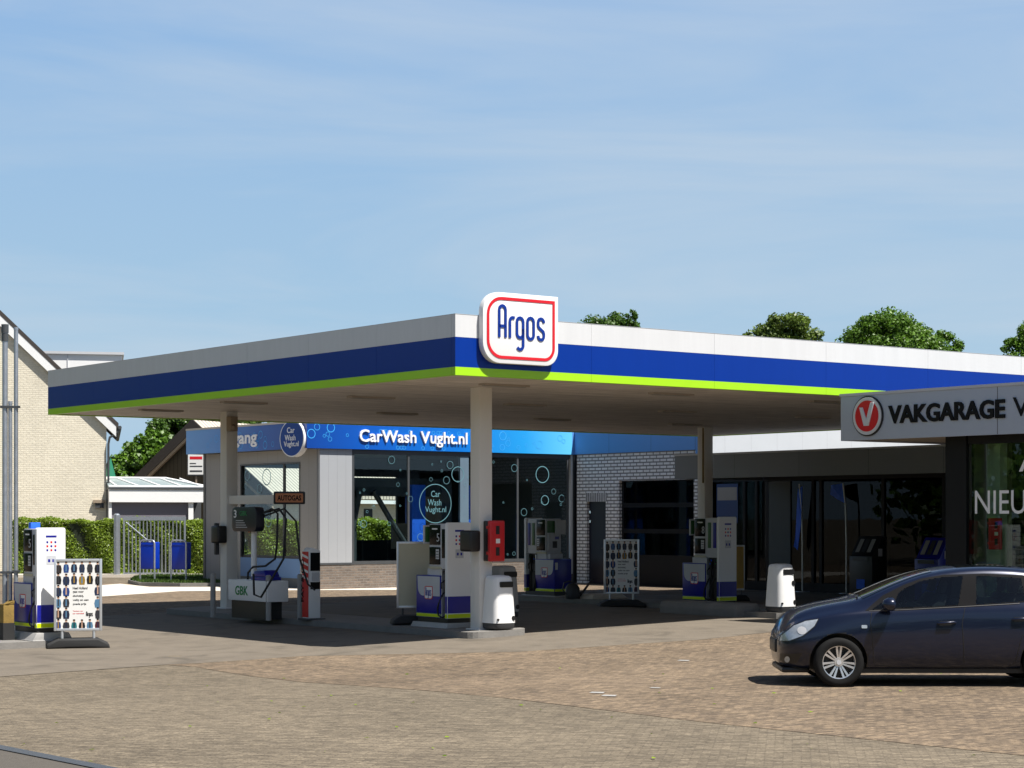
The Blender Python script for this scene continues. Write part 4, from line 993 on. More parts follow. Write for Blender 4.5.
# bubbles on the glass
rb = MB()
for _ in range(64):
    x = random.uniform(1.3,9.1); z = random.uniform(.95,3.9); r = random.choice([.03,.04,.06,.09,.12,.12])
    if abs(x-(xl(434)))<.75 and abs(z-2.35)<.8: continue
    rb.ring((x,-.012 if abs(x-xl(464))>.3 else -.02,z), r, max(.008,r*.10), RU, UPZ)
rb.ring((xl(434.5),-.012,WZ(503.5,60.6)), .60, .022, RU, UPZ, n=48)
rb.ring((xl(541.5),-.012,WZ(474,62.6)), .27, .026, RU, UPZ, n=32)
rb.ring((xl(544),-.012,WZ(500,62.6)), .16, .022, RU, UPZ, n=24)
rb.ring((xl(457),-.012,WZ(474,61)), .24, .022, RU, UPZ, n=28)
for (y, z, r) in ((4.3,3.42,.16),(3.1,3.35,.26),(3.55,3.0,.14),(2.7,2.2,.12),(3.0,2.0,.18),(4.4,3.1,.08)): rb.ring((.02,y,z), r, max(.012,r*.13), RV, UPZ)
rb.build('bubble_print', 'ring', cwh); rb = MB()
for i, s in enumerate(('Car','Wash','Vught.nl')):
    zz = WZ(503.5,60.6)+.2-i*.26; wd = (.34,.5,.78)[i]
    put_text(rb, s, (xl(434.5)-.28+(-.1 if i == 2 else .0 if i else .12),-.011,zz), RU, UPZ, wd, (.19,.19,.23)[i], .002)
rb.build('window_lettering', 'ring', cwh)
# wash machinery
wm = thing('wash_gantry', 'dark wash gantry with blue brushes seen through the car wash glass', 'wash machine', W(12,23.6,.03)+Vector((0,0,0)), TH)
gm = MB()
gm.box(1.7,2.05,1.2,2.2,0,3.2).box(5.2,5.6,1.2,2.2,0,3.2).box(1.7,5.6,1.25,2.15,2.75,3.3)
gm.tube([(2.6,1.1,2.9),(3.3,1.1,1.9),(3.9,1.1,1.1)], .09).tube([(2.1,1.1,2.9),(1.7,1.1,1.2)], .1)
gm.box(3.9,4.6,1.15,2.1,1.1,1.9)
gm.build('machine_frame', 'darkgrey', wm)
for (a, b_, dz) in ((xl(415)+.55,.52,0),(xl(487),.62,0)):
    MB().box(a,a+b_,1.0,1.4,.25,3.1+dz).build('brush', 'bluebrush', wm, bevel=.04)
MB().box(xl(487),xl(487)+.6,.9,.99,.85,1.55).build('splash_panel', mat('bright_blue_panel', lin(70,150,240), .4), wm)
# round sign
cs = thing('round_sign', 'round blue lightbox with white rim hanging at the car wash corner', 'sign', W(11.32,24.05,WZ(437.5,57.6)), math.radians(-43))
ry = .54
MB().cyl((0,0,0),(0,.2,0),ry,n=40).build('rim', 'white', cs, smooth=50)
mb = MB().cyl((0,-.006,0),(0,0.0,0),ry*.94,n=40); mb.build('disc', mat('disc_navy', lin(5,60,140), .35), cs)
tx = MB()
for i, s in enumerate(('Car','Wash','Vught.nl')):
    put_text(tx, s, (-.30+(.10,0,-.04)[i],-.006,.16-i*.22), RU, UPZ, (.34,.48,.66)[i], (.17,.17,.2)[i], .008, 0, .012)
tx.build('lettering', 'textwhite', cs)
MB().cyl((0,.02,ry),(0,.1,ry+.25),.03).build('hanger', 'steel', cs)

# ------------------------------------------------------------------ workshop behind the pillar: brick side, white front
ws = thing('workshop', 'workshop wing of white painted brick with navy door and glazed roller door', 'workshop', W(21.6,17.76,0), TH)
def yv(px):     # v on plane u=21.6
    k = (px-512)/F; return (16.27-k*45.37)/(.605+k*.796)-17.76
WD = 5.73
dy0, dy1 = yv(605), yv(586); gy0, gy1 = yv(693), yv(618); dz1, gz1 = 2.62, 3.26
wb = MB()
wb.box(0,.3,dy1,WD,0,FB-.002).box(0,.3,dy0,dy1,dz1+.28,FB-.002).box(0,.3,gy1,dy0,0,FB-.002).box(0,.3,gy0,gy1,gz1,FB-.002).box(0,.3,0,gy0,0,FB-.002)
wb.build('brick_wall', 'hallbrick', ws)
lt_ = MB().box(-.004,.29,dy0-.05,dy1+.05,dz1,dz1+.278); lt_.build('door_lintel', brick('soldier_course', (.55,.55,.55), (.45,.45,.45), (.1,.1,.1), .09, .5, .02), ws)
MB().box(.10,.16,dy0,dy1,.02,dz1).build('door', 'doornavy', ws)
for z in (1.95,2.25): MB().box(.05,.099,dy1-.14,dy1-.06,z,z+.08).build('hinge', 'chrome', ws)
MB().cyl((.04,dy0+.1,1.15),(.1,dy0+.1,1.15),.02).tube([(.04,dy0+.1,1.15),(.04,dy0+.26,1.15)], .018).build('door_handle', 'chrome', ws)
gd = MB(); nh = 4
for i in range(nh+1): z = .02+(gz1-.05)*i/nh; gd.box(.12,.18,gy0+.02,gy1-.02,z,z+.14 if i < nh else z+.04)
for y in (gy0+.02, gy1-.1): gd.box(.121,.179,y,y+.09,.02,gz1)
gd.box(.115,.178,gy0+.02,gy1-.02,.02,.95)
gd.build('roller_door', 'anthracite', ws)
MB().box(.15,.156,gy0+.05,gy1-.05,.95,gz1).build('roller_door_glass', 'glassdark', ws)
MB().box(-.1,.0,-.002,WD-.002,FB,FTp).box(-.1,.3,-.15,-.003,FB-.25,FTp).build('blue_band', 'bluepanel', ws, bevel=.004, seg=1)
wf = MB().box(.3,26,-.0,.25,0,5.55); wf.build('white_front', 'wallwhite', ws)
MB().box(.31,26,.25,WD+2,5.3,5.5).box(.3,26,WD+1.8,WD+2,0,5.3).box(25.8,26,.25,WD+1.8,0,5.3).build('shell', 'roofflat', ws)
sh_ = MB().box(2.8,2.9,.3,WD-.2,0,3.9).box(.7,1.2,gy0+.4,gy0+1.0,0,1.8); sh_.build('inner_wall', 'interior', ws)
ins = MB().box(2.76,2.798,gy1-1.4,gy1-.5,1.2,2.9).box(2.76,2.798,gy1-2.6,gy1-1.9,2.2,2.9); ins.build('inner_poster', mat('dull_yellow_poster', (.16,.15,.06), .6), ws)

# ------------------------------------------------------------------ shop with grey band
so = thing('shop', 'dark glazed station shop under a deep grey fascia band', 'shop', W(21.6,15.0,0), TH)
SV = -13.0
MB().box(-3.4,-3.3,SV,0,3.18,3.81).box(-3.3,-.1,-.1,0,3.18,3.81).build('fascia_band', 'bandgrey', so)
MB().box(-3.42,-3.28,SV,.02,3.811,3.86).build('band_trim', 'lightgrey', so)
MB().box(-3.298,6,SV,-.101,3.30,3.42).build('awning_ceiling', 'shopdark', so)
MB().box(-3.298,6,SV,-.101,3.70,3.80).build('roof', 'roofflat', so)
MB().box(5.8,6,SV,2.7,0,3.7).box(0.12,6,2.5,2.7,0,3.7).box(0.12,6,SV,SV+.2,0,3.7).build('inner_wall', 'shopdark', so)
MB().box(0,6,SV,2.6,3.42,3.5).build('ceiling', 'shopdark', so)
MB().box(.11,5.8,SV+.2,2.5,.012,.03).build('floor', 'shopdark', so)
fr_ = MB(); ysm = [2.2,.75,.25,-.2,-2.0,-2.3,-4.6,-6.7,-9,-11,-12.9]
for y in ysm: fr_.box(-.03,.06,y-.05,y+.05,0,3.30)
fr_.box(-.028,.058,-12.8,2.15,.0,.28); fr_.box(-.028,.058,-12.8,2.15,3.16,3.30)
fr_.build('window_frame', 'anthracite', so)
MB().box(.01,.016,-12.8,2.15,.28,3.16).build('shop_glass', 'glassdark', so)
sv_ = MB()
for k, y in enumerate((-1,-3.4,-5.8,-8.2)):
    sv_.box(2.2,2.7,y-1.4,y,0.03,1.4)
sv_.build('shelf', 'interior', so)
MB().box(-.022,-.012,-1.12,-.14,.62,3.14).build('grey_blind', mat('grey_blind_cloth', (.09,.105,.105), .7), so)
MB().box(-.02,-.012,1.02,1.92,1.95,3.1,0).box(-.025,-.0205,1.06,1.88,2.62,3.0,1).build('window_poster', [mat('dull_blue_poster', (.012,.045,.16), .5),'wallgrey'], so)
MB().box(4.6,4.62,-6.0,-4.6,3.36,3.4).build('ceiling_spot', 'lightdev', so)
# modelled flags before the shop glass stand in for flags reflected in it
for i, (px, lab) in enumerate(((808,'furled blue flag shape standing in for a reflection in the shop window'),(852,'open blue flag shape on a curved pole, standing in for a reflection near the dark kiosk'))):
    k = (px-512)/F; vv = (16.27-k*45.37)/(.605+k*.796); fp = W(21.35, vv, 0)
    fl = thing('mirrored_flag', lab, 'flag', fp, TH, 'blue flag reflections modelled at the shop front')
    MB().tube([(0,0,0),(0,0,1.4),(0,.03,2.4),(0,.12,3.05)], .022).cyl((0,0,0),(0,0,.05),.22,.2).build('pole', 'alu', fl, smooth=50)
    if i == 0: pts = [(0,.0,3.0),(-.02,.16,2.9),(.03,.30,1.6),(0,.34,1.3),(.03,.22,1.2),(-.03,.02,2.0)]
    else: pts = [(0,.12,3.05),(-.02,.55,3.0),(.02,.62,2.75),(0,.35,2.62),(-.02,.03,2.5)]
    MB().add([(a, b_, c) for a, b_, c in pts]+[(a+.015, b_, c) for a, b_, c in pts], [tuple(range(len(pts))), tuple(range(2*len(pts)-1, len(pts)-1, -1))]).build('flag_cloth', 'bluebrush', fl)
# kiosks
def kiosk(loc, label, body, w=.62):
    o = thing('kiosk', label, 'kiosk', loc, TH)
    MB().prism([(-.28,0),(.28,0),(.28,1.62),(.1,1.62),(-.22,1.12),(-.28,1.1)], lambda p, q, t: (p, t, q), -w/2, w/2).build('cabinet', body, o, bevel=.015)
    pl_ = MB()
    for y in (-.2, 0, .2): pl_.add([(-.19,y-.07,1.20),(-.19,y+.07,1.20),(.03,y+.07,1.545),(.03,y-.07,1.545)], [(0,1,2,3)], 0 if y else 1)
    pl_.box(-.289,-.283,-.26,.26,.98,1.07,2); pl_.v = [(a-.012, b_, c+.006) for a, b_, c in pl_.v]
    pl_.build('button_panel', ['wallgrey','charcoal','darkgrey'], o)
    MB().box(-.05,.1,-w/2-.012,-w/2,1.1,1.3).build('card_reader', 'lightgrey', o)
    MB().box(-.289,-.281,-.14,.14,.25,.5).build('sticker', 'bluebrush', o)
    return o
k = (934-512)/F; vv = (W(18.9,0).x-k*W(18.9,0).y)/(su+k*cu)
kiosk(W(18.9, vv, .0), 'navy blue self service kiosk with sloped key panel beside the black column', 'purple', .75)
k = (868-512)/F; vv = (W(20.2,0).x-k*W(20.2,0).y)/(su+k*cu)
kiosk(W(20.2, vv, .0), 'black self service kiosk in the shade before the shop glass', 'black', .8)

# ------------------------------------------------------------------ garage with grey name band
va = thing('garage', 'garage with grey lettered band and large window behind the parked car', 'garage', W(8.87,-2.6,0), TH)
BL = -11.5
MB().box(-.43,-.35,BL,2.1,3.53,4.35).box(-.35,12,2.02,2.1,3.53,4.35).build('name_band', 'vakgrey', va)
MB().box(-.45,-.33,BL,2.12,4.351,4.40).build('band_trim', 'lightgrey', va)
MB().box(-.349,12,BL,2.019,3.56,3.66).build('band_soffit', 'vaksoff', va)
MB().box(-.349,12,BL,2.019,4.2,4.3).build('roof', 'roofflat', va)
MB().box(-.431,-.429,-1.55,-1.535,3.535,4.345).build('band_seam', 'seam', va)
Lg = MB()
def vx(px, x=-.43):
    u = 8.87+x; k = (px-512)/F; return ((W(u,0).x-k*W(u,0).y)/(su+k*cu))+2.6
yc = vx(868.5); zc = WZ(416.5, 36.6)
r_ = .34
rr = lambda r, t0, t1, m: Lg.cyl((-.43-t0,yc,zc),(-.43-t1,yc,zc),r,n=36,m=m)
rr(.37,.0,.03,0); rr(.345,.0,.045,1); rr(.285,.0,.05,2)
Lg.build('emblem_disc', ['black','silver','signred'], va, smooth=40)
ve = MB(); ve.prism([(yc+.17,zc+.16),(yc+.09,zc+.16),(yc-.0,zc-.06),(yc-.10,zc+.24),(yc-.19,zc+.24),(yc-.06,zc-.18),(yc+.06,zc-.18)], lambda p, q, t: (-t, p, q), .478, .50); ve.build('emblem_letter', 'silver', va, bevel=.004, seg=1)
tx = MB(); put_text(tx, 'VAKGARAGE', (-.432,vx(889),WZ(424.3,36.2)), RV, UPZ, vx(889)-vx(1005.5), .33, .028, 0, .03); tx.build('lettering', 'textblack', va)
tx = MB(); put_text(tx, 'Vught', (-.432,vx(1013.5),WZ(418,34.2)-.10), RV, UPZ, 1.30, .43, .02, 0, .0); tx.build('lettering', 'textblack', va)
MB().box(0,.3,-.42,-.03,0,3.555).build('corner_column', 'anthracite', va)
MB().box(.3,12,-.23,-.03,0,3.555).build('end_wall', 'wallgrey', va)
MB().box(11.8,12,BL,-.2,0,3.555).build('far_wall', 'vakbrick', va)
MB().box(0,.08,-.50,-.421,0,3.555).box(0,.08,-4.2,-4.1,0,3.555).box(0,.08,-8,-7.9,0,3.555).box(0,.08,BL,BL+.1,0,3.555).box(.001,.079,BL+.1,-.541,3.40,3.554).box(.001,.079,BL+.1,-.541,0,.14).build('window_frame', 'anthracite', va)
MB().box(.03,.036,BL+.1,-.541,.14,3.4).build('window_glass', 'glassgreen', va)
MB().box(1.6,1.75,-2.4,-.2,0,3.555).box(3.1,3.3,BL+2.2,-.2,0,3.555).build('inner_wall', 'vakbrick', va)
MB().box(.55,.75,-.80,-.50,0,3.5).build('inner_column', mat('pale_green_column', (.42,.48,.42), .6), va)
MB().box(1.1,1.2,-.55,-.21,0,3.5).build('inner_panel', mat('grey_green_panel', (.28,.30,.22), .6), va)
MB().box(0.1,11.8,BL+.05,-.2,.012,.03).build('floor', 'wallgrey', va)
tx = MB(); put_text(tx, 'NIEUW', (.028,vx(974,0),WZ(514,35.2)), RV, UPZ, vx(974,0)-vx(1052,0), .41, .003, 0, .0)
put_text(tx, 'ALTIJD', (.028,vx(1018,0),WZ(477,34.2)), RV, UPZ, 1.6, .40, .003, 0, .02); tx.build('window_lettering', 'textwhite', va)
MB().box(1.21,1.25,-2.6,-.21,2.45,3.5).build('inner_panel', mat('olive_panel', (.12,.17,.075), .7), va)
tx = MB(); put_text(tx, 'RKEN', (.9,-.15-.45,2.78), RV, UPZ, 1.25, .38, .003, 0, .01, mirror=True); tx.build('rear_lettering', mat('dark_green_film', (.01,.03,.015), .5), va)
fbx = thing('fire_extinguisher_box', 'red and black fire extinguisher box inside the garage window', 'extinguisher box', W(9.15,-3.6,0), TH)
fbx.location = W(9.05, vx(986,.2)-2.6, WZ(549,35.3)); fbx.rotation_euler = (0,0,TH-.5)
for c in kids(bpy.data.objects['fire_extinguisher_box']):
    cc = c.copy(); COL.objects.link(cc); cc.parent = fbx
for c in kids(fbx): c.scale = (.72,.72,.76)

# ------------------------------------------------------------------ parked car
CX, CY = 3.29, 25.53
car = thing('parked_car', 'dark navy five door hatchback parked side on with silver wheels', 'car', (CX, CY, 0), math.radians(-1.0))
ST = [(0.055,.30,.58,.63,.30,.40,.38,.28),(0.10,.25,.65,.72,.50,.58,.55,.42),(0.195,.21,.74,.86,.64,.72,.67,.52),(0.38,.20,.83,.97,.75,.82,.76,.60),(0.78,.20,.91,1.055,.80,.855,.815,.64),
      (1.02,.20,.935,1.085,.80,.86,.83,.655),(1.32,.20,.945,1.22,.80,.86,.835,.68),(1.72,.20,.955,1.385,.80,.86,.84,.675),(2.08,.20,.97,1.475,.80,.86,.84,.665),(2.6,.20,.99,1.515,.80,.86,.84,.66),
      (3.1,.20,1.01,1.495,.80,.86,.83,.64),(3.55,.21,1.03,1.42,.79,.85,.81,.60),(3.83,.25,1.04,1.24,.74,.80,.76,.52),(3.96,.31,.98,1.04,.62,.66,.62,.45),(4.0,.38,.82,.87,.42,.46,.43,.3)]
rings = []
for (x, zb, zl, zt, wb_, wm_, wl, wt) in ST:
    half = [(wb_*.86,zb),(wb_,zb+.05),(wm_*.99,zb+(zl-zb)*.38),(wm_,zb+(zl-zb)*.68),(wl,zl-.03),(wl-.025,zl+.012),(wt+.012,zt-.085),(wt-.05,zt-.03),(wt*.55,zt-.004)]
    rings.append([(x,-w,z) for w, z in half]+[(x,0,zt+.004)]+[(x,w,z) for w, z in half[::-1]]+[(x,0,zb)])
body = MB().loft(rings).build('body', 'carpaint', car)
def apply_mods(o):
    dg = bpy.context.evaluated_depsgraph_get(); me = bpy.data.meshes.new_from_object(o.evaluated_get(dg)); old = o.data; o.modifiers.clear(); o.data = me; bpy.data.meshes.remove(old)
m = body.modifiers.new('s','SUBSURF'); m.levels = 3; m.render_levels = 3; apply_mods(body)
body.data.polygons.foreach_set('use_smooth', [True]*len(body.data.polygons))
bm = bmesh.new(); bm.from_mesh(body.data); bvh = BVHTree.FromBMesh(bm); bm.free()
XW = (.775, 3.37); RW = .312
cuts = []
for x in XW:
    for s in (-1,1):
        c = MB().cyl((x,s*1.2,RW+.01),(x,s*.52,RW+.01),.352,n=48).build('cutter', 'black', car); cuts.append(c)
DLO = [(1.13,.955),(1.34,1.12),(1.60,1.25),(1.82,1.33),(2.10,1.378),(2.60,1.393),(3.08,1.373),(3.36,1.315),(3.50,1.13),(3.48,1.095),(2.9,1.055),(2.3,1.015),(1.5,.968)]
cuts.append(MB().prism(DLO, lambda p, q, t: (p, t, q), -1.2, 1.2).build('cutter', 'black', car))
for c in cuts:
    m = body.modifiers.new('b','BOOLEAN'); m.operation = 'DIFFERENCE'; m.object = c; m.solver = 'EXACT'
apply_mods(body)
for c in cuts: bpy.data.objects.remove(c)
body.data.polygons.foreach_set('use_smooth', [True]*len(body.data.polygons)); body.data.set_sharp_from_angle(angle=math.radians(35))
if len(body.data.materials) < 2: body.data.materials.append(M['black'])
for p in body.data.polygons:
    c = p.center
    for x in XW:
        if abs(math.hypot(c.x-x, c.z-RW-.01)-.352) < .008 and abs(c.y) < .86 or (abs(abs(c.y)-.52) < .004 and math.hypot(c.x-x, c.z-RW) < .36): p.material_index = len(body.data.materials)-1
def patch(name, poly, axis, off, m, parent, sgn=-1, step=.05, holes=()):
    bm = bmesh.new(); bm.faces.new([bm.verts.new((p[0], p[1], 0)) for p in poly])
    for ax in (0,1):
        lo = min(p[ax] for p in poly); hi = max(p[ax] for p in poly)
        for t in np.arange(lo+step, hi, step):
            co = [0,0,0]; no = [0,0,0]; co[ax] = t; no[ax] = 1
            bmesh.ops.bisect_plane(bm, geom=bm.verts[:]+bm.edges[:]+bm.faces[:], plane_co=co, plane_no=no)
    def inside(x, y, pg):
        r = False
        for i in range(len(pg)):
            (xa, ya), (xb, yb) = pg[i], pg[i-1]
            if (ya > y) != (yb > y) and x < (xb-xa)*(y-ya)/(yb-ya)+xa: r = not r
        return r
    if holes:
        bmesh.ops.delete(bm, geom=[f for f in bm.faces if any(inside(*f.calc_center_median()[:2], h) for h in holes)], context='FACES')
    for v in bm.verts:
        a, b_ = v.co.x, v.co.y
        if axis == 'y': h = bvh.ray_cast(Vector((a, sgn*2, b_)), Vector((0,-sgn,0)))
        else: h = bvh.ray_cast(Vector((a, b_, 3)), Vector((0,0,-1)))
        if h[0] is None:
            h = bvh.find_nearest(Vector((a, sgn*.8, b_) if axis == 'y' else (a, b_, 1.2)))
        v.co = h[0]+h[1]*off
    bmesh.ops.recalc_face_normals(bm, faces=bm.faces)
    me = bpy.data.meshes.new(name); bm.to_mesh(me); bm.free(); me.materials.append(M[m]); me.polygons.foreach_set('use_smooth', [True]*len(me.polygons))
    o = bpy.data.objects.new(name, me); COL.objects.link(o); o.parent = parent; return o
def seam(name, pts, r, m, parent, sgn=-1, off=-.002):
    q = []
    for i in range(len(pts)-1):
        for k in range(9):
            t = k/9; a = pts[i][0]+(pts[i+1][0]-pts[i][0])*t; b_ = pts[i][1]+(pts[i+1][1]-pts[i][1])*t
            h = bvh.ray_cast(Vector((a, sgn*2, b_)), Vector((0,-sgn,0)))
            if h[0] is not None: q.append(h[0]+h[1]*off)
    return MB().tube(q, r, 6).build(name, m, parent)
for s in (-1, 1):
    dlo = [(1.10,.945),(1.34,1.135),(1.60,1.265),(1.82,1.345),(2.10,1.392),(2.60,1.408),(3.08,1.388),(3.38,1.33),(3.52,1.14),(3.50,1.085),(2.9,1.045),(2.3,1.005),(1.5,.958)]
    
    WN = ([(1.44,.982),(1.53,1.165),(1.62,1.225),(1.80,1.308),(2.08,1.362),(2.335,1.375),(2.25,1.02)], [(1.19,.965),(1.40,1.10),(1.455,1.125),(1.385,.975)],
          [(2.475,1.03),(2.50,1.372),(2.62,1.375),(3.06,1.352),(3.08,1.07)], [(3.13,1.075),(3.12,1.345),(3.34,1.29),(3.44,1.12)])
    patch('window_trim', dlo, 'y', .002, 'trimblack', car, s, .014, holes=WN)
    for w_n in WN: patch('window', w_n, 'y', .004, 'carwin', car, s)
    seam('door_seam', [(1.18,.93),(1.16,.80),(1.22,.24)], .006, 'black', car, s)
    seam('door_seam', [(2.33,.99),(2.29,.8),(2.33,.24)], .006, 'black', car, s)
    seam('door_seam', [(3.12,1.03),(3.2,.85),(3.02,.62),(2.95,.3),(2.86,.25)], .006, 'black', car, s)
    seam('sill_seam', [(1.22,.265),(2.0,.25),(2.9,.255)], .007, 'black', car, s)
    seam('belt_trim', [(1.15,.945),(1.6,.962),(2.3,1.0),(3.1,1.045)], .008, 'black', car, s)
    for (hx, hz) in ((2.10,.80),(3.02,.85)):
        h = bvh.ray_cast(Vector((hx, s*2, hz)), Vector((0,-s,0)))[0]
        MB().tube([(hx-.11,h.y-s*.0,hz-.005),(hx-.08,h.y+s*.03,hz),(hx+.08,h.y+s*.03,hz+.01),(hx+.11,h.y,hz+.01)], [.014,.018,.018,.014], 10).build('door_handle', 'carpaint', car, smooth=60)
        patch('handle_cup', [(hx-.09,hz-.035),(hx+.05,hz-.035),(hx+.08,hz),(hx+.05,hz+.03),(hx-.09,hz+.025)], 'y', .002, 'black', car, s)
    hl = [(.085,.56),(.10,.625),(.24,.755),(.38,.815),(.525,.84),(.475,.755),(.34,.64),(.18,.57)]
    patch('headlight', hl, 'y', .007, 'lamp', car, s, .03)
    patch('headlight_rim', [(.075,.55),(.09,.63),(.235,.765),(.38,.826),(.54,.852),(.485,.75),(.35,.63),(.18,.56)], 'y', .003, 'black', car, s, .03)
    o = patch('headlamp_reflector', [(.33+.055*math.cos(i*.524),.70+.05*math.sin(i*.524)) for i in range(12)], 'y', .010, 'lightgrey', car, s, .03)
    patch('fog_light', [(.165+.028*math.cos(i*.524),.335+.04*math.sin(i*.524)) for i in range(12)], 'y', .008, 'lamp', car, s, .03)
    patch('fog_recess', [(.09,.28),(.09,.40),(.33,.42),(.27,.29)], 'y', .003, 'black', car, s, .03)
    patch('side_indicator', rrect(1.05,1.12,.735,.775,.01), 'y', .006, 'lamp', car, s, .03)
    # mirror
    my = s*.93
    rg = []
    for i, (dx, rr_) in enumerate(((-.10,.02),(-.085,.055),(-.03,.082),(.03,.085),(.055,.07))):
        rg.append([(1.39+dx, my+1.25*rr_*math.cos(t*math.pi/8), 1.035+rr_*math.sin(t*math.pi/8)) for t in range(16)])
    mo = MB().loft(rg).build('mirror', 'carpaint', car, smooth=60)
    MB().box(1.35,1.41,*sorted((s*.80,my)),.965,.995).build('mirror_arm', 'black', car, bevel=.01)
    # wheels
    for x in XW:
        prof = [(.205,-.09),(.245,-.10),(.29,-.095),(.308,-.07),(.312,-.03),(.312,.03),(.308,.07),(.29,.095),(.245,.10),(.205,.09)]
        yo = s*.755
        wy = MB(); n = 48
        wy.loft([[(x+r*math.cos(2*math.pi*i/n), yo+dy_, RW+r*math.sin(2*math.pi*i/n)) for r, dy_ in prof] for i in range(n)]+[[(x+prof_r*1.0, yo+dy_, RW) for prof_r, dy_ in prof]], caps=False)
        wheel = bpy.data.objects.new('wheel', None); COL.objects.link(wheel); wheel.parent = car
        tyre = wy.build('tyre', 'tyre', wheel, smooth=60, merge=True)
        rm = MB(); f_ = lambda a: (math.cos(a), math.sin(a)); ya = yo+s*.085
        for (ra, rb_, yA, yB) in ((.213,.196,ya,ya-s*.004),(.196,.186,ya-s*.004,ya-s*.16)):
            vs = []
            for i in range(n): c_, s_ = f_(2*math.pi*i/n); vs += [(x+ra*c_,yA,RW+ra*s_),(x+rb_*c_,yB,RW+rb_*s_)]
            rm.add(vs, [(2*i,2*((i+1)%n),2*((i+1)%n)+1,2*i+1) for i in range(n)])
        for k_ in range(7):
            for dd in (-.14,.14):
                a = 2*math.pi*k_/7+math.pi/2; a0 = a+dd*1.5; a1 = a+dd
                p0_ = Vector((x+.05*math.cos(a0), ya-s*.03, RW+.05*math.sin(a0))); p1_ = Vector((x+.202*math.cos(a1), ya-s*.012, RW+.202*math.sin(a1)))
                dv_ = (p1_-p0_).normalized(); sd = dv_.cross(Vector((0,1,0))).normalized()
                h0, h1 = .010, .014
                rm.loft([[p0_+sd*h0+Vector((0,s*.008,0)),p0_-sd*h0+Vector((0,s*.008,0)),p0_-sd*h0-Vector((0,s*.03,0)),p0_+sd*h0-Vector((0,s*.03,0))],
                         [p1_+sd*h1+Vector((0,s*.008,0)),p1_-sd*h1+Vector((0,s*.008,0)),p1_-sd*h1-Vector((0,s*.03,0)),p1_+sd*h1-Vector((0,s*.03,0))]])
        rm.cyl((x,ya-s*.05,RW),(x,ya-s*.015,RW),.055,n=20)
        rm.build('rim', 'rim', wheel, smooth=40)
        MB().cyl((x,ya-s*.012,RW),(x,ya-s*.006,RW),.03,n=16).build('hub_cap', 'lightgrey', wheel)
        MB().cyl((x,ya-s*.12,RW),(x,ya-s*.10,RW),.185,n=28).build('brake_disc', 'black', wheel)
for (x, y) in ((2.05,-.36),(2.05,.36),(2.95,-.36),(2.95,.36)):
    MB().prism([(x-.16,.90),(x+.04,.90),(x+.13,1.13),(x+.05,1.15)], lambda p, q, t: (p, t, q), y-.22, y+.22).prism([(x+.04,1.16),(x+.11,1.15),(x+.15,1.30),(x+.09,1.32)], lambda p, q, t: (p, t, q), y-.12, y+.12).build('seat', 'seat', car, bevel=.03)
MB().tube([(1.62+.06*math.sin(i*math.pi/8)*1.0, -.36+.18*math.cos(i*math.pi/8), 1.02+.17*math.sin(i*math.pi/8)) for i in range(17)], .016).build('steering_wheel', 'black', car, smooth=60)
patch('windscreen', [(1.10,-.60),(1.10,.60),(1.98,.52),(1.98,-.52)], 'z', .005, 'carglass', car, -1, .08)
patch('roof_glass', [(2.30,-.45),(2.30,.45),(3.0,.45),(3.0,-.45)], 'z', .004, 'carglass', car, -1, .08)
patch('rear_window', [(3.60,-.46),(3.60,.46),(3.80,.5),(3.80,-.5)], 'z', .005, 'carglass', car, -1, .08)
MB().tube([(1.04,-.5,1.10),(1.12,-.1,1.125),(1.14,.3,1.13)], .012).build('wiper', 'black', car)
MB().tube([(1.02,.05,1.10),(1.12,-.45,1.105)], .012).build('wiper', 'black', car)
MB().box(.04,.09,-.28,.28,.40,.57).build('grille', 'black', car, bevel=.02)
MB().box(.10,.45,-.55,.55,.16,.23).build('chin_spoiler', 'black', car, bevel=.03)
MB().box(.5,3.5,-.70,.70,.17,.30).build('underbody', 'black', car)

# ------------------------------------------------------------------ trees across the road (they show in the glass and paint)
P_, N_ = [], []
for i in range(48):
    a = math.radians(118+i*(244/47)); R_ = 55+random.uniform(-5,6)
    c = np.array([R_*math.cos(a), 8+R_*math.sin(a)*.9, random.uniform(4,6)]); r = random.uniform(4.5,7)
    k = 1100; dd = np.random.normal(0,1,(k,3)); dd /= np.linalg.norm(dd,axis=1,keepdims=True)
    P_.append(c+dd*r*np.random.uniform(.55,1.05,(k,1))*np.array([1,1,.95])); N_.append(dd)
v, f_ = leaf_cloud(np.concatenate(P_), np.concatenate(N_), 0.8, .6)
wd = cloud_obj('far_wood', v, f_, 'leaf'); tag(wd, 'belt of green trees across the road, reflected in the glass', 'wood', kind='stuff')

# ------------------------------------------------------------------ light, sky, camera
sx, sy = .456, -.319
el = math.atan(1/math.hypot(sx, sy)); az = math.atan2(sx, sy)
world = bpy.data.worlds.new('World'); S.world = world; world.use_nodes = True
nt = world.node_tree; N, L = nt.nodes, nt.links; bg = N['Background']
sky = N.new('ShaderNodeTexSky'); sky.sky_type = 'NISHITA'; sky.sun_disc = False; sky.sun_elevation = el; sky.sun_rotation = az
sky.air_density = 1.0; sky.dust_density = 1.0; sky.ozone_density = 1.6
EXPO = .75; SKS = .05
tc = N.new('ShaderNodeTexCoord'); mp = N.new('ShaderNodeMapping'); mp.inputs['Scale'].default_value = (1.5,1.5,11); mp.inputs['Rotation'].default_value = (0,math.radians(4),0); mp.inputs['Location'].default_value = (.35,.2,.1)
L.new(tc.outputs['Generated'], mp.inputs['Vector'])
no = N.new('ShaderNodeTexNoise'); no.inputs['Scale'].default_value = 1.6; no.inputs['Detail'].default_value = 9; no.inputs['Roughness'].default_value = .55; no.inputs['Distortion'].default_value = .6
L.new(mp.outputs[0], no.inputs['Vector'])
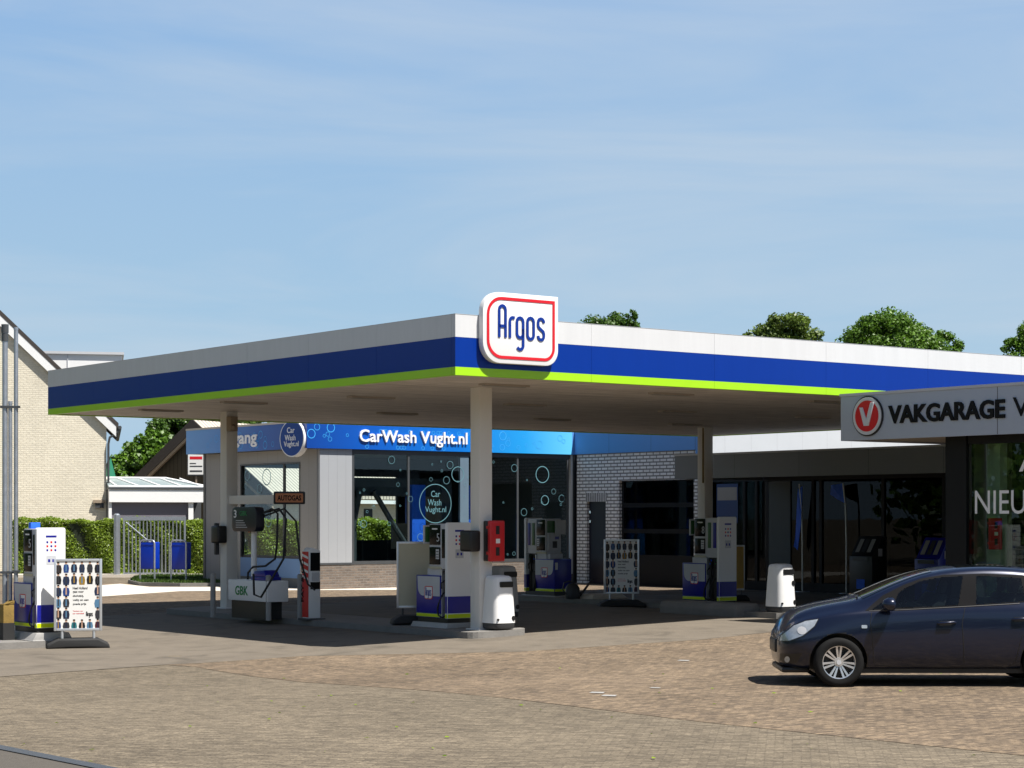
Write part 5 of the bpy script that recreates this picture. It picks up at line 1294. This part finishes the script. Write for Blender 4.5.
sx_ = N.new('ShaderNodeSeparateXYZ'); L.new(tc.outputs['Generated'], sx_.inputs[0])
cr = N.new('ShaderNodeMapRange'); cr.inputs['From Min'].default_value = .38; cr.inputs['From Max'].default_value = .74; L.new(no.outputs['Fac'], cr.inputs['Value'])
k_ = 1/(2**EXPO)/SKS
hz_ = N.new('ShaderNodeMix'); hz_.data_type = 'RGBA'
hz_.inputs['B'].default_value = tuple(c*k_ for c in lin(200,214,228)[:3])+(1,)
gv = N.new('ShaderNodeMapRange'); gv.inputs['From Min'].default_value = .08; gv.inputs['From Max'].default_value = .26; L.new(sx_.outputs[2], gv.inputs['Value'])
gm_ = N.new('ShaderNodeMix'); gm_.data_type = 'RGBA'; gm_.inputs['A'].default_value = tuple(c*k_ for c in lin(170,203,228)[:3])+(1,); gm_.inputs['B'].default_value = tuple(c*k_ for c in lin(147,185,228)[:3])+(1,)
L.new(gv.outputs[0], gm_.inputs['Factor']); L.new(gm_.outputs['Result'], hz_.inputs['A'])
cr.inputs['To Max'].default_value = .72; L.new(cr.outputs[0], hz_.inputs['Factor'])
hm = N.new('ShaderNodeMapRange'); hm.interpolation_type = 'SMOOTHSTEP'; hm.inputs['From Min'].default_value = .25; hm.inputs['From Max'].default_value = .38; hm.inputs['To Min'].default_value = .96; hm.inputs['To Max'].default_value = .0
L.new(sx_.outputs[2], hm.inputs['Value'])
mx = N.new('ShaderNodeMix'); mx.data_type = 'RGBA'
L.new(hm.outputs[0], mx.inputs['Factor']); L.new(sky.outputs[0], mx.inputs['A']); L.new(hz_.outputs['Result'], mx.inputs['B']); L.new(mx.outputs['Result'], bg.inputs['Color'])
bg.inputs['Strength'].default_value = SKS
sun = bpy.data.lights.new('sun', 'SUN'); sun.energy = 5.0; sun.angle = math.radians(.5); sun.color = (1,.955,.89)
so_ = bpy.data.objects.new('sun', sun); COL.objects.link(so_)
so_.rotation_euler = Vector((sx, sy, 1)).to_track_quat('Z','Y').to_euler(); so_.location = (20,-10,40)
cam = bpy.data.cameras.new('camera'); co = bpy.data.objects.new('camera', cam); COL.objects.link(co)
co.location = (0,0,HC); co.rotation_euler = (math.radians(90),0,0)
cam.sensor_width = 36; cam.lens = 36*F/1024; cam.shift_y = (HZ-384)/1024; cam.clip_start = .5; cam.clip_end = 6000
S.camera = co
S.view_settings.view_transform = 'Standard'; S.view_settings.look = 'None'; S.view_settings.exposure = EXPO; S.view_settings.gamma = 1
S.render.engine = 'CYCLES'; S.cycles.max_bounces = 8; S.cycles.transparent_max_bounces = 16; S.cycles.use_denoising = True
